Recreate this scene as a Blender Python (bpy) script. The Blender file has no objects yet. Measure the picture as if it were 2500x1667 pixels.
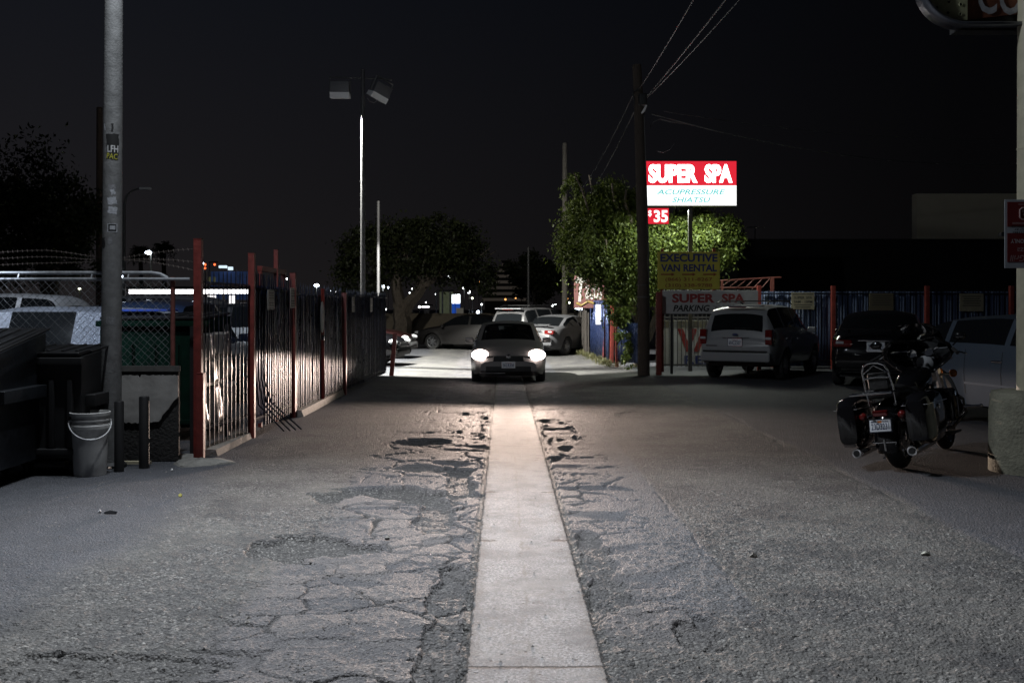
import bpy, bmesh, math, random
import numpy as np
from mathutils import Vector, Matrix, Euler
R = math.radians
SC = bpy.context.scene
COL = SC.collection
random.seed(7)
H0 = 1.65; F = 2430.0; CX = 1229.0; CY = 752.0
def W(px, py, Y):
    """survey helper: point seen at (px,py) standing Y metres down the alley"""
    return Vector(((px-CX)/F*Y, Y, H0-(py-CY)/F*Y))
def smooth(a, b, x):
    t = np.clip((x-a)/(b-a), 0, 1); return t*t*(3-2*t)

# ------------------------------------------------------------------ materials
MATS = {}
def mat(name, col=(.5,.5,.5), rough=.6, metal=0, coat=0, emit=None, es=0, noise=0, nscale=8, bump=0, bscale=40, spec=None, stretch=None, alpha=None):
    if name in MATS: return MATS[name]
    m = bpy.data.materials.new(name); m.use_nodes = True
    nt = m.node_tree; b = nt.nodes['Principled BSDF']
    b.inputs['Base Color'].default_value = (*col, 1)
    b.inputs['Roughness'].default_value = rough
    b.inputs['Metallic'].default_value = metal
    b.inputs['Coat Weight'].default_value = coat
    b.inputs['Coat Roughness'].default_value = .06
    if spec is not None: b.inputs['Specular IOR Level'].default_value = spec
    if emit:
        b.inputs['Emission Color'].default_value = (*emit, 1); b.inputs['Emission Strength'].default_value = es
    if noise or bump:
        tc = nt.nodes.new('ShaderNodeTexCoord'); mp = nt.nodes.new('ShaderNodeMapping')
        nt.links.new(tc.outputs['Object'], mp.inputs['Vector'])
        if stretch: mp.inputs['Scale'].default_value = stretch
    if noise:
        n = nt.nodes.new('ShaderNodeTexNoise'); n.inputs['Scale'].default_value = nscale; n.inputs['Detail'].default_value = 8; n.inputs['Roughness'].default_value = .65
        nt.links.new(mp.outputs[0], n.inputs['Vector'])
        cr = nt.nodes.new('ShaderNodeValToRGB')
        lo = tuple(max(0, c*(1-noise)) for c in col); hi = tuple(min(1, c*(1+noise*.8)) for c in col)
        cr.color_ramp.elements[0].position = .32; cr.color_ramp.elements[0].color = (*lo, 1)
        cr.color_ramp.elements[1].position = .68; cr.color_ramp.elements[1].color = (*hi, 1)
        nt.links.new(n.outputs['Fac'], cr.inputs['Fac']); nt.links.new(cr.outputs['Color'], b.inputs['Base Color'])
        rr = nt.nodes.new('ShaderNodeMapRange'); rr.inputs['To Min'].default_value = max(.03, rough-.12); rr.inputs['To Max'].default_value = min(1, rough+.15)
        nt.links.new(n.outputs['Fac'], rr.inputs['Value']); nt.links.new(rr.outputs[0], b.inputs['Roughness'])
    if bump:
        n2 = nt.nodes.new('ShaderNodeTexNoise'); n2.inputs['Scale'].default_value = bscale; n2.inputs['Detail'].default_value = 6
        nt.links.new(mp.outputs[0], n2.inputs['Vector'])
        bp = nt.nodes.new('ShaderNodeBump'); bp.inputs['Strength'].default_value = bump; bp.inputs['Distance'].default_value = .02
        nt.links.new(n2.outputs['Fac'], bp.inputs['Height']); nt.links.new(bp.outputs[0], b.inputs['Normal'])
    MATS[name] = m
    return m
def glass_mat(name, tint=(.25,.27,.28), fac=.75):
    if name in MATS: return MATS[name]
    m = bpy.data.materials.new(name); m.use_nodes = True; nt = m.node_tree; nt.nodes.clear()
    o = nt.nodes.new('ShaderNodeOutputMaterial'); mx = nt.nodes.new('ShaderNodeMixShader')
    t = nt.nodes.new('ShaderNodeBsdfTransparent'); t.inputs[0].default_value = (*tint, 1)
    g = nt.nodes.new('ShaderNodeBsdfGlossy'); g.inputs['Roughness'].default_value = .04
    fr = nt.nodes.new('ShaderNodeFresnel'); fr.inputs[0].default_value = 1.5
    nt.links.new(fr.outputs[0], mx.inputs[0]); nt.links.new(t.outputs[0], mx.inputs[1]); nt.links.new(g.outputs[0], mx.inputs[2])
    nt.links.new(mx.outputs[0], o.inputs[0]); MATS[name] = m; return m
def dew_mat(name, col, rough):
    """car paint beaded all over with dew drops"""
    m = mat(name, col, rough, metal=.35, coat=.6)
    nt = m.node_tree; b = nt.nodes['Principled BSDF']
    tc = nt.nodes.new('ShaderNodeTexCoord'); v = nt.nodes.new('ShaderNodeTexVoronoi'); v.inputs['Scale'].default_value = 75
    nt.links.new(tc.outputs['Object'], v.inputs['Vector'])
    bp = nt.nodes.new('ShaderNodeBump'); bp.inputs['Strength'].default_value = .9; bp.inputs['Distance'].default_value = .012; bp.invert = True
    nt.links.new(v.outputs['Distance'], bp.inputs['Height']); nt.links.new(bp.outputs[0], b.inputs['Normal']); nt.links.new(bp.outputs[0], b.inputs['Coat Normal'])
    return m

BLK = mat('black_paint', (.006,.006,.007), .10, coat=.45)
CHROME = mat('chrome', (.75,.76,.78), .08, metal=1)
RUB = mat('rubber', (.02,.02,.021), .75, bump=.2, bscale=60)
STEEL = mat('galvanised_steel', (.55,.57,.60), .38, metal=.7, noise=.2, nscale=20)
REDP = mat('red_post_paint', (.17,.026,.020), .5, noise=.35, nscale=9, bump=.25, bscale=30)
BLUEF = mat('blue_fence_paint', (.022,.036,.10), .27, metal=.45, noise=.4, nscale=5, bump=.35, bscale=12)
BARF = mat('fence_bar_paint', (.012,.015,.030), .34, metal=.4, noise=.4, nscale=12)
CONC = mat('weathered_concrete', (.20,.195,.18), .85, noise=.35, nscale=6, bump=.7, bscale=45)
WOODP = mat('pole_wood', (.055,.042,.033), .85, noise=.5, nscale=14, bump=.6, bscale=22, stretch=(6,6,.5))
GLASS = mat('dark_glass', (.006,.007,.008), .05, coat=.3)
CLEARG = glass_mat('car_glass')
WHITE = mat('white_paint', (.62,.63,.64), .5, noise=.12)
BARK = mat('bark', (.12,.10,.08), .9, noise=.5, nscale=7, bump=.8, bscale=14, stretch=(3,3,.7))
DRED = mat('lens_red', (.13,.007,.006), .12, coat=.7)
AMBER = mat('lens_amber', (.5,.16,.02), .15, coat=.6)
LENS = mat('lens_clear', (.55,.57,.6), .08, coat=.8, metal=.3)
PLATE = mat('plate_white', (.62,.64,.68), .45)
NAVY = mat('plate_ink', (.02,.03,.10), .5)
INK = mat('ink_black', (.015,.015,.015), .6)
MBLACK = mat('matte_black', (.009,.009,.010), .6, noise=.3, nscale=10)

# ------------------------------------------------------------------ mesh builder
class MB:
    def __init__(s): s.v = []; s.f = []; s.m = []; s.mats = []
    def mi(s, m):
        if m is None: m = 0
        if isinstance(m, int): return m
        if m not in s.mats: s.mats.append(m)
        return s.mats.index(m)
    def add(s, vs, fs, m=None, M=None):
        o = len(s.v); k = s.mi(m)
        for p in vs:
            p = Vector(p); s.v.append(M @ p if M is not None else p)
        for f in fs: s.f.append([i+o for i in f]); s.m.append(k)
        return s
    def box(s, c, d, m=None, M=None, rz=0):
        x, y, z = d[0]/2, d[1]/2, d[2]/2
        vs = [(-x,-y,-z),(x,-y,-z),(x,y,-z),(-x,y,-z),(-x,-y,z),(x,-y,z),(x,y,z),(-x,y,z)]
        T = Matrix.Translation(c) @ Matrix.Rotation(rz, 4, 'Z')
        if M is not None: T = M @ T
        return s.add(vs, [(0,3,2,1),(4,5,6,7),(0,1,5,4),(1,2,6,5),(2,3,7,6),(3,0,4,7)], m, T)
    def rbox(s, c, d, r=.03, m=None, M=None, seg=3):
        bm = bmesh.new(); bmesh.ops.create_cube(bm, size=1)
        for v in bm.verts: v.co = Vector((v.co.x*d[0], v.co.y*d[1], v.co.z*d[2]))
        bmesh.ops.bevel(bm, geom=bm.edges[:], offset=r, segments=seg, profile=.6, affect='EDGES')
        T = Matrix.Translation(c) if M is None else M @ Matrix.Translation(c)
        bm.verts.ensure_lookup_table()
        s.add([v.co.copy() for v in bm.verts], [[v.index for v in f.verts] for f in bm.faces], m, T); bm.free(); return s
    def tube(s, pts, r, m=None, n=8, M=None, cap=True):
        pts = [Vector(p) for p in pts]; k = len(pts)
        rs = r if isinstance(r, (list, tuple)) else [r]*k
        vs = []; fs = []
        d0 = (pts[1]-pts[0]).normalized(); up = Vector((0,0,1)) if abs(d0.z) < .9 else Vector((1,0,0))
        u = d0.cross(up).normalized()
        for i in range(k):
            d = ((pts[min(i+1,k-1)]-pts[i]).normalized()+(pts[i]-pts[max(i-1,0)]).normalized())
            d = d.normalized() if d.length > 1e-6 else d0
            u = (u - d*u.dot(d)).normalized(); w = d.cross(u)
            for j in range(n):
                a = 2*math.pi*j/n; vs.append(pts[i]+(u*math.cos(a)+w*math.sin(a))*rs[i])
        for i in range(k-1):
            for j in range(n):
                a = i*n+j; b = i*n+(j+1)%n; fs.append((a,b,b+n,a+n))
        if cap: fs.append(tuple(range(n))[::-1]); fs.append(tuple((k-1)*n+j for j in range(n)))
        return s.add(vs, fs, m, M)
    def lathe(s, prof, m=None, n=24, M=None, closed=False):
        vs = []; fs = []; k = len(prof)
        for (r, z) in prof:
            for j in range(n):
                a = 2*math.pi*j/n; vs.append((r*math.cos(a), r*math.sin(a), z))
        for i in range(k if closed else k-1):
            for j in range(n):
                a = i*n+j; b = i*n+(j+1)%n; i2 = (i+1)%k
                fs.append((a, b, i2*n+(j+1)%n, i2*n+j))
        return s.add(vs, fs, m, M)
    def prism(s, poly, axis, a, b, m=None, M=None):
        n = len(poly)
        def P(p, t):
            return {'x': (t,p[0],p[1]), 'y': (p[0],t,p[1]), 'z': (p[0],p[1],t)}[axis]
        vs = [P(p,a) for p in poly]+[P(p,b) for p in poly]
        fs = [tuple(range(n))[::-1], tuple(range(n,2*n))]+[(i,(i+1)%n,(i+1)%n+n,i+n) for i in range(n)]
        return s.add(vs, fs, m, M)
    def quad(s, a, b, c, d, m=None, M=None): return s.add([a,b,c,d], [(0,1,2,3)], m, M)
    def sphere(s, c, r, m=None, M=None, nu=12, nv=8):
        rr = r if isinstance(r, (list,tuple)) else (r,r,r)
        T = Matrix.Translation(c) @ Matrix.Diagonal((*rr,1))
        if M is not None: T = M @ T
        prof = [(max(.001, math.sin(math.pi*i/nv)), -math.cos(math.pi*i/nv)) for i in range(nv+1)]
        return s.lathe(prof, m, nu, T)
    def text(s, txt, rect, M, m, depth=.003, offset=0, shear=0, mirror=False):
        """lettering fitted to rect=(x0,x1,z0,z1) in the plane M: local x right, local y up, local z towards the reader"""
        c = bpy.data.curves.new('t', 'FONT'); c.body = txt; c.size = 1; c.offset = offset; c.shear = shear; c.resolution_u = 3
        o = bpy.data.objects.new('t', c); me = bpy.data.meshes.new_from_object(o)
        vs = [v.co.copy() for v in me.vertices]; fs = [tuple(p.vertices) for p in me.polygons]
        bpy.data.objects.remove(o); bpy.data.curves.remove(c); bpy.data.meshes.remove(me)
        if not vs: return s
        x0 = min(v.x for v in vs); x1 = max(v.x for v in vs); y0 = min(v.y for v in vs); y1 = max(v.y for v in vs)
        out = []
        for v in vs:
            u = (v.x-x0)/(x1-x0); w = (v.y-y0)/(y1-y0)
            out.append((rect[0]+u*(rect[1]-rect[0]), rect[2]+w*(rect[3]-rect[2]), depth))
        return s.add(out, fs, m, M)
    def build(s, name, m=None, parent=None, smooth_angle=35, loc=None, kind=None):
        me = bpy.data.meshes.new(name)
        me.from_pydata([tuple(v) for v in s.v], [], s.f)
        if m is not None and not s.mats: me.materials.append(m)
        for q in s.mats: me.materials.append(q)
        if s.mats: me.polygons.foreach_set('material_index', s.m)
        bm = bmesh.new(); bm.from_mesh(me); bmesh.ops.recalc_face_normals(bm, faces=bm.faces); bm.to_mesh(me); bm.free()
        if smooth_angle:
            me.polygons.foreach_set('use_smooth', [True]*len(me.polygons)); me.set_sharp_from_angle(angle=R(smooth_angle))
        o = bpy.data.objects.new(name, me); COL.objects.link(o)
        if parent is not None: o.parent = parent
        if loc is not None: o.location = loc
        if kind: o['kind'] = kind
        return o
def tag(o, label, cat, group=None):
    o['label'] = label; o['category'] = cat
    if group: o['group'] = group
    return o
def thing(name, label, cat, loc=(0,0,0), rz=0, group=None):
    o = bpy.data.objects.new(name, None); COL.objects.link(o); o.location = loc; o.rotation_euler = (0,0,rz)
    o.empty_display_size = .2
    return tag(o, label, cat, group)
def facing(x, y, z, rz=0):
    """plane frame at a point whose face looks down the alley at -Y (rz turns it)"""
    return Matrix.Translation((x,y,z)) @ Matrix.Rotation(rz,4,'Z') @ Matrix.Rotation(R(90),4,'X')

# ------------------------------------------------------------------ camera, world
cam = bpy.data.cameras.new('camera'); co = bpy.data.objects.new('camera', cam); COL.objects.link(co); SC.camera = co
co.location = (0,0,H0); co.rotation_euler = (R(90),0,0)
cam.lens = 36*F/2500; cam.sensor_width = 36; cam.clip_end = 3000; cam.clip_start = .05
cam.shift_x = (1250-CX)/2500; cam.shift_y = -(833.5-CY)/2500
cam.dof.use_dof = True; cam.dof.focus_distance = 11.5; cam.dof.aperture_fstop = 5.0
SC.view_settings.view_transform = 'Standard'; SC.view_settings.look = 'None'; SC.view_settings.exposure = 0
world = bpy.data.worlds.new('World'); SC.world = world; world.use_nodes = True
nt = world.node_tree; bg = nt.nodes['Background']
tc = nt.nodes.new('ShaderNodeTexCoord'); sx = nt.nodes.new('ShaderNodeSeparateXYZ'); nt.links.new(tc.outputs['Generated'], sx.inputs[0])
# faint city glow: stronger low on the western side, the sky above it almost black
mx = nt.nodes.new('ShaderNodeMapRange'); mx.inputs['From Min'].default_value = .42; mx.inputs['From Max'].default_value = -.42
mx.inputs['To Min'].default_value = .25; mx.inputs['To Max'].default_value = 1.45
nt.links.new(sx.outputs['X'], mx.inputs['Value'])
sky = nt.nodes.new('ShaderNodeTexSky'); sky.sky_type = 'NISHITA'; sky.sun_disc = False; sky.sun_elevation = R(-6); sky.sun_rotation = R(-60)
mulc = nt.nodes.new('ShaderNodeMix'); mulc.data_type = 'RGBA'; mulc.blend_type = 'MIX'; mulc.inputs['Factor'].default_value = .1
hz = nt.nodes.new('ShaderNodeMapRange'); hz.inputs['From Min'].default_value = .0; hz.inputs['From Max'].default_value = .30; nt.links.new(sx.outputs['Z'], hz.inputs['Value'])
hc = nt.nodes.new('ShaderNodeMix'); hc.data_type = 'RGBA'; hc.inputs['A'].default_value = (.0088,.0078,.0082,1); hc.inputs['B'].default_value = (.0042,.0048,.0068,1)
nt.links.new(hz.outputs[0], hc.inputs['Factor']); nt.links.new(hc.outputs['Result'], mulc.inputs['A'])
nt.links.new(sky.outputs[0], mulc.inputs['B'])
mulc.inputs['Factor'].default_value = .0
nt.links.new(mulc.outputs['Result'], bg.inputs['Color']); nt.links.new(mx.outputs[0], bg.inputs['Strength'])
SC.cycles.use_denoising = True; SC.cycles.max_bounces = 5; SC.cycles.diffuse_bounces = 2; SC.cycles.glossy_bounces = 3; SC.cycles.transparent_max_bounces = 10
SC.cycles.sample_clamp_indirect = 3; SC.cycles.sample_clamp_direct = 0
SC.cycles.caustics_reflective = False; SC.cycles.caustics_refractive = False
# ------------------------------------------------------------------ ground
def h2(ix, iy, seed):
    n = (ix.astype(np.int64)*374761393 + iy.astype(np.int64)*668265263 + seed*1442695041) & 0x7fffffff
    n = (n ^ (n >> 13))*1274126177 & 0x7fffffff
    n = (n ^ (n >> 16)) & 0xffffff
    return n/float(0xffffff)
def vnoise(x, y, seed=0):
    ix = np.floor(x); iy = np.floor(y); fx = x-ix; fy = y-iy
    fx = fx*fx*(3-2*fx); fy = fy*fy*(3-2*fy)
    a = h2(ix,iy,seed); b = h2(ix+1,iy,seed); c = h2(ix,iy+1,seed); d = h2(ix+1,iy+1,seed)
    return (a*(1-fx)+b*fx)*(1-fy)+(c*(1-fx)+d*fx)*fy
def fbm(x, y, sc, seed=0, octv=4, g=.5):
    r = 0; a = 1; t = 0
    for o in range(octv):
        r = r+a*vnoise(x*sc, y*sc, seed+o*17); t += a; a *= g; sc *= 2.03
    return r/t
def cells(x, y, sx, sy, seed):
    gx = x/sx; gy = y/sy; ix = np.floor(gx); iy = np.floor(gy)
    d1 = np.full(x.shape, 9.); d2 = np.full(x.shape, 9.); idv = np.zeros(x.shape)
    for i in (-1,0,1):
        for j in (-1,0,1):
            cx = ix+i; cy = iy+j
            px = cx+.1+.8*h2(cx,cy,seed); py = cy+.1+.8*h2(cx,cy,seed+5)
            d = np.sqrt((gx-px)**2+(gy-py)**2); r = h2(cx,cy,seed+9)
            cl = d < d1
            d2 = np.where(cl, d1, np.minimum(d2, d)); idv = np.where(cl, r, idv); d1 = np.where(cl, d, d1)
    return d1, d2, idv
def ground_height(X, Y):
    fade = 1-smooth(9, 26, Y); fade2 = 1-smooth(5, 10.5, Y)
    xs = X-.15
    # broad unevenness and the shallow valley the drain strip runs in
    z = .016*(fbm(X,Y,.45,3,3)-.5) - .03*np.exp(-(xs/1.9)**2)*smooth(2,8,Y) - .05*np.exp(-(xs/2.6)**2)*smooth(14,21,Y)
    side_r = smooth(3.38, 3.5, X+.12*(fbm(X,Y,1.2,51,3)-.5)*2+.0*Y)           # the parking lot tarmac
    side_l = smooth(-2.55, -3.1, X+.8*(fbm(X,Y,.5,61,3)-.5))                    # the smoother apron by the bins
    rough = (1-side_r)*(1-side_l)
    strip = (np.abs(xs) < .318)
    near = np.exp(-((np.abs(xs)-.32)/.9)**2)
    # alligator cracking either side of the strip
    wx = X+.34*(fbm(X,Y,2.2,71,5)-.5); wy = Y+.40*(fbm(X,Y,2.2,72,5)-.5)
    d1, d2, cid = cells(wx, wy, .36, .27, 11)
    e1, e2, eid = cells(wx+.3, wy+.7, .80, .62, 23)
    zoneL = smooth(-1.75,-1.15,X)*(1-smooth(-.25,-.17,X))*smooth(3.2,4.0,Y)
    zoneR = smooth(.47,.55,X)*(1-smooth(.95,1.35,X))*smooth(4,5.5,Y)
    zn = np.clip(zoneL+.75*zoneR, 0, 1)*(.62+.38*smooth(.40,.58,fbm(X,Y,.55,81,3)))
    cw = .035+.16*np.clip(fbm(X,Y,1.7,75,3)-.42,0,1)*2
    crack = (1-smooth(.0,1,(d2-d1)/cw))*zn*smooth(.34,.46,fbm(X,Y,1.1,76,3))
    crack2 = (1-smooth(.0,1,(e2-e1)/(.022+.08*np.clip(fbm(X,Y,1.3,77,3)-.40,0,1)*2)))*np.clip(zn*1.4+.0, 0, 1)*smooth(.28,.42,fbm(X,Y,.9,78,3))
    crk = np.clip(np.maximum(crack*.8, crack2), 0, 1)
    plate = (cid-.5)*.007*zn+(eid-.5)*.016*zn
    # pot holes: torn out surface, gravel floor
    hole = np.zeros_like(X)
    for (hx, hy, rx, ry, dep) in ((-1.35,6.9,.42,.38,1),(-.95,8.9,.62,.42,1),(-.42,9.5,.16,1.1,.8),(-.55,8.05,.14,.9,.7),(-1.0,12.3,.38,.45,.9),(-.30,4.9,.14,1.5,.7),
                              (-.9,10.4,.3,.3,.5),(.62,6.3,.12,1.3,.7),(-1.9,4.4,.6,.35,.6),(1.0,5.0,.16,.3,.7),(2.2,15.5,.5,.7,.25),(.75,13.5,.22,2.2,.5),(-.45,14.5,.2,2.2,.6)):
        q = np.sqrt(((X-hx)/rx)**2+((Y-hy)/ry)**2)+1.3*(fbm(X,Y,3.2,91,5)-.5)+.45*(cid-.5)
        hole = np.maximum(hole, dep*(1-smooth(.78,.92,q)))
    hole = np.where(strip, 0, hole)
    lip = .0
    joint = np.exp(-((X-1.39-.10*(fbm(X,Y,1.6,35,4)-.5))/.013)**2)*smooth(5.3,5.6,Y)*(1-smooth(8.6,11,Y))*smooth(.40,.6,fbm(X,Y,2.5,33,3))
    gravel = (.012*(fbm(X,Y,9,101,3,.6)-.5)*(.15+.85*fade2)+.016*np.maximum(0,fbm(X,Y,30,111,2,.6)-.52)*2.4*fade2)
    washb = .022*(vnoise(X*1.3, Y*5.5+2*fbm(X,Y,1,5,2), 131)-.5)*near*smooth(9,12,Y)*(1-strip)
    z = z + np.where(strip, .0015*(fbm(X,Y,40,7,2)-.5)*fade, 0)
    z = z + (1-strip)*(rough*gravel*(1.0-.45*zn)*(.7+.9*hole) + .25*(1-rough)*gravel + plate - .020*crk - .038*hole - .009*joint + washb)
    z = z - np.where((~strip) & (np.abs(xs) < .36), .012, 0)
    z = z + .005*side_r-.007*np.exp(-((X-3.42-.22*(fbm(X,Y,1.2,51,4)-.5))/.035)**2)*smooth(4,6,Y)*smooth(.42,.55,fbm(X,Y,1.6,19,3))
    return z, rough, crk, hole, joint, zn, cid
rowsY = np.concatenate([np.linspace(-25,2.6,12), 1/np.linspace(1/3.0,1/34.,720), np.geomspace(34.3,900,40)])
u = np.concatenate([-np.geomspace(3.2,.66,14), np.linspace(-.64,.64,960), np.geomspace(.66,3.2,14)])
YY, UU = np.meshgrid(rowsY, u, indexing='ij'); XX = UU*np.maximum(YY, 6.0) if False else UU*(np.maximum(YY,3.0)+.6)
ZZ, RO, CK, HO, JO, ZN, CID = ground_height(XX, YY)
ny, nx = XX.shape
gm = bpy.data.meshes.new('ground'); nvt = nx*ny
idx = np.arange(nvt).reshape(ny,nx)
quads = np.stack([idx[:-1,:-1],idx[:-1,1:],idx[1:,1:],idx[1:,:-1]],-1).reshape(-1,4)
gm.vertices.add(nvt); gm.vertices.foreach_set('co', np.stack([XX,YY,ZZ],-1).astype(np.float32).ravel())
gm.loops.add(quads.size); gm.loops.foreach_set('vertex_index', quads.astype(np.int32).ravel())
gm.polygons.add(len(quads)); gm.polygons.foreach_set('loop_start', np.arange(0,quads.size,4,dtype=np.int32)); gm.polygons.foreach_set('loop_total', np.full(len(quads),4,dtype=np.int32))
gm.update(); gm.validate()
gm.polygons.foreach_set('use_smooth', np.ones(len(quads),dtype=bool))
for nm, arr in (('rough_top',RO),('crack',np.clip(CK+JO,0,1)),('hole',HO),('zone',ZN),('cell',CID)):
    at = gm.attributes.new(nm,'FLOAT','POINT'); at.data.foreach_set('value', arr.astype(np.float32).ravel())
ground = bpy.data.objects.new('ground', gm); COL.objects.link(ground); ground['kind'] = 'structure'
def GZ(x, y):
    return float(ground_height(np.array([[float(x)]]), np.array([[float(y)]]))[0][0,0])
def asphalt():
    m = bpy.data.materials.new('asphalt'); m.use_nodes = True; nt = m.node_tree; N = nt.nodes.new; L = nt.links.new; b = nt.nodes['Principled BSDF']
    geo = N('ShaderNodeNewGeometry'); sp = N('ShaderNodeSeparateXYZ'); L(geo.outputs['Position'], sp.inputs[0])
    def math_(op, a, bb=None, c=None, clamp=False):
        n = N('ShaderNodeMath'); n.operation = op; n.use_clamp = clamp
        for i, q in enumerate((a,bb,c)):
            if q is None: continue
            if isinstance(q,(int,float)): n.inputs[i].default_value = q
            else: L(q, n.inputs[i])
        return n.outputs[0]
    def noise(sc, det=5, ro=.6, vec=None):
        n = N('ShaderNodeTexNoise'); n.inputs['Scale'].default_value = sc; n.inputs['Detail'].default_value = det; n.inputs['Roughness'].default_value = ro
        L(vec or geo.outputs['Position'], n.inputs['Vector']); return n.outputs['Fac']
    def ramp(fac, stops):
        n = N('ShaderNodeValToRGB'); e = n.color_ramp.elements
        while len(e) < len(stops): e.new(.5)
        for q, (p, c) in zip(e, stops): q.position = p; q.color = (*c,1) if len(c) == 3 else c
        L(fac, n.inputs['Fac']); return n.outputs['Color']
    def mixc(f, a, bb, mode='MIX'):
        n = N('ShaderNodeMix'); n.data_type = 'RGBA'; n.blend_type = mode
        if isinstance(f,(int,float)): n.inputs['Factor'].default_value = f
        else: L(f, n.inputs['Factor'])
        for k, q in (('A',a),('B',bb)):
            if isinstance(q, tuple): n.inputs[k].default_value = (*q,1)
            else: L(q, n.inputs[k])
        return n.outputs['Result']
    def att(nm):
        n = N('ShaderNodeAttribute'); n.attribute_name = nm; return n.outputs['Fac']
    def mr(v, a, bb, c=0, d=1):
        n = N('ShaderNodeMapRange'); n.inputs[1].default_value = a; n.inputs[2].default_value = bb; n.inputs[3].default_value = c; n.inputs[4].default_value = d
        L(v, n.inputs[0]); return n.outputs[0]
    fine = noise(95,3,.7); mid = noise(16,5,.65); big = noise(.9,4,.55); stain = noise(2.7,6,.6)
    vor = N('ShaderNodeTexVoronoi'); vor.inputs['Scale'].default_value = 62; L(geo.outputs['Position'], vor.inputs['Vector'])
    stone = ramp(vor.outputs['Distance'], [(0,(.25,.247,.245)),(.38,(.13,.129,.13)),(.62,(.022,.022,.024))])
    scol = N('ShaderNodeSeparateColor'); L(vor.outputs['Color'], scol.inputs[0])
    stone = mixc(mr(scol.outputs[0],.80,.92,0,.7), stone, (.42,.41,.39)); stone = mixc(mr(scol.outputs[1],.60,.70,0,.85), stone, (.018,.018,.020))
    gravel = mixc(mr(mid,.38,.62,.0,.7), stone, ramp(fine,[(.36,(.030,.030,.030)),(.64,(.20,.195,.185))]))
    gravel = mixc(mr(noise(1.6,6,.75),.51,.57,0,.62), gravel, (.030,.030,.033)); gravel = mixc(mr(stain,.35,.7,.0,.6), gravel, (.050,.050,.053))
    gravel = mixc(mr(big,.45,.62,0,.35), gravel, (.155,.15,.138))
    smooth_t = ramp(noise(120,2,.8), [(.38,(.028,.031,.038)),(.55,(.066,.070,.084)),(.70,(.24,.24,.25))])
    smooth_t = mixc(mr(stain,.4,.7,0,.5), smooth_t, (.04,.042,.048))
    plates = mixc(att('cell'), (.060,.062,.075), (.135,.125,.128))
    plates = mixc(mr(fine,.52,.68,0,.8), plates, (.27,.26,.25)); plates = mixc(mr(fine,.45,.34,0,.7), plates, (.03,.03,.034))
    c = mixc(att('rough_top'), smooth_t, gravel)
    c = mixc(mr(att('zone'),.3,.7,0,.85), c, plates)
    c = mixc(math_('MULTIPLY', att('hole'), .8), c, mixc(.45, stone, (.05,.049,.046)))
    c = mixc(math_('MULTIPLY', att('crack'), .9), c, (.012,.012,.012))
    # blue-grey chip-seal lane by the long joint
    lane = math_('MULTIPLY', mr(math_('ADD', sp.outputs['X'], math_('MULTIPLY', noise(3,3), .3)),.85,1.1), mr(sp.outputs['X'],1.42,1.38))
    lane = math_('MULTIPLY', lane, mr(sp.outputs['Y'],5.2,5.6))
    c = mixc(math_('MULTIPLY', lane, .7), c, mixc(mr(vor.outputs['Distance'],.1,.7), (.19,.195,.215), (.045,.047,.055)))
    # concrete drain strip
    wob = math_('MULTIPLY', math_('SUBTRACT', noise(13,6,.8), .5), .11)
    xs = math_('ABSOLUTE', math_('ADD', math_('SUBTRACT', sp.outputs['X'], .15), wob))
    strip = mr(xs, .322, .314)
    cc = ramp(noise(70,4,.75), [(.37,(.08,.081,.086)),(.5,(.19,.192,.20)),(.63,(.38,.382,.39))])
    cc = mixc(mr(noise(2.3,6,.72),.46,.60,0,.72), cc, (.085,.09,.10))
    cc = mixc(mr(noise(9,5,.7),.56,.70,0,.6), cc, (.10,.088,.078)); cc = mixc(mr(noise(1.3,7,.7),.52,.64,0,.5), cc, (.24,.235,.23))
    v2 = N('ShaderNodeTexVoronoi'); v2.inputs['Scale'].default_value = 17; L(geo.outputs['Position'], v2.inputs['Vector'])
    s2 = N('ShaderNodeSeparateColor'); L(v2.outputs['Color'], s2.inputs[0])
    pit = math_('MULTIPLY', mr(v2.outputs['Distance'],.16,.10), math_('GREATER_THAN', s2.outputs[0], .82))
    cc = mixc(pit, cc, (.03,.03,.03))
    # centre seam and cross joints
    seam = math_('MULTIPLY', mr(math_('ABSOLUTE', math_('ADD', math_('SUBTRACT', sp.outputs['X'], .13), wob)),.012,.004), mr(noise(2.2,4),.46,.6))
    cc = mixc(math_('MULTIPLY', seam, .8), cc, (.10,.095,.09))
    jn = None
    for y in (4.62, 12.2, 14.4, 17.4, 20.8):
        q = mr(math_('ABSOLUTE', math_('ADD', math_('SUBTRACT', sp.outputs['Y'], y), math_('MULTIPLY', wob, .5))), .012+.0009*y, .005+.0005*y)
        jn = q if jn is None else math_('MAXIMUM', jn, q)
    for y in (7.2, 11.05, 9.1):
        q = math_('MULTIPLY', mr(math_('ABSOLUTE', math_('ADD', math_('SUBTRACT', sp.outputs['Y'], y), math_('MULTIPLY', wob, 1.6))), .022, .008), mr(xs,.19,.24))
        jn = math_('MAXIMUM', jn, q)
    cc = mixc(math_('MULTIPLY', jn, .9), cc, (.02,.02,.02))
    cc = mixc(math_('MULTIPLY', mr(math_('ADD', xs, math_('MULTIPLY', noise(6,5,.75), .16)),.335,.42,0,1), .75), cc, (.055,.053,.05))
    edge = math_('MULTIPLY', mr(xs, .345, .325), mr(xs,.31,.322))
    c = mixc(strip, c, cc); c = mixc(math_('MULTIPLY', edge, .8), c, (.02,.02,.02))
    L(c, b.inputs['Base Color'])
    rg = mr(noise(50,3,.7),.3,.7,.55,.9)
    rs = N('ShaderNodeMix'); rs.data_type = 'FLOAT'; L(strip, rs.inputs[0]); L(rg, rs.inputs[2]); rs.inputs[3].default_value = .70
    L(rs.outputs[0], b.inputs['Roughness'])
    b.inputs['Specular IOR Level'].default_value = .4
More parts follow.
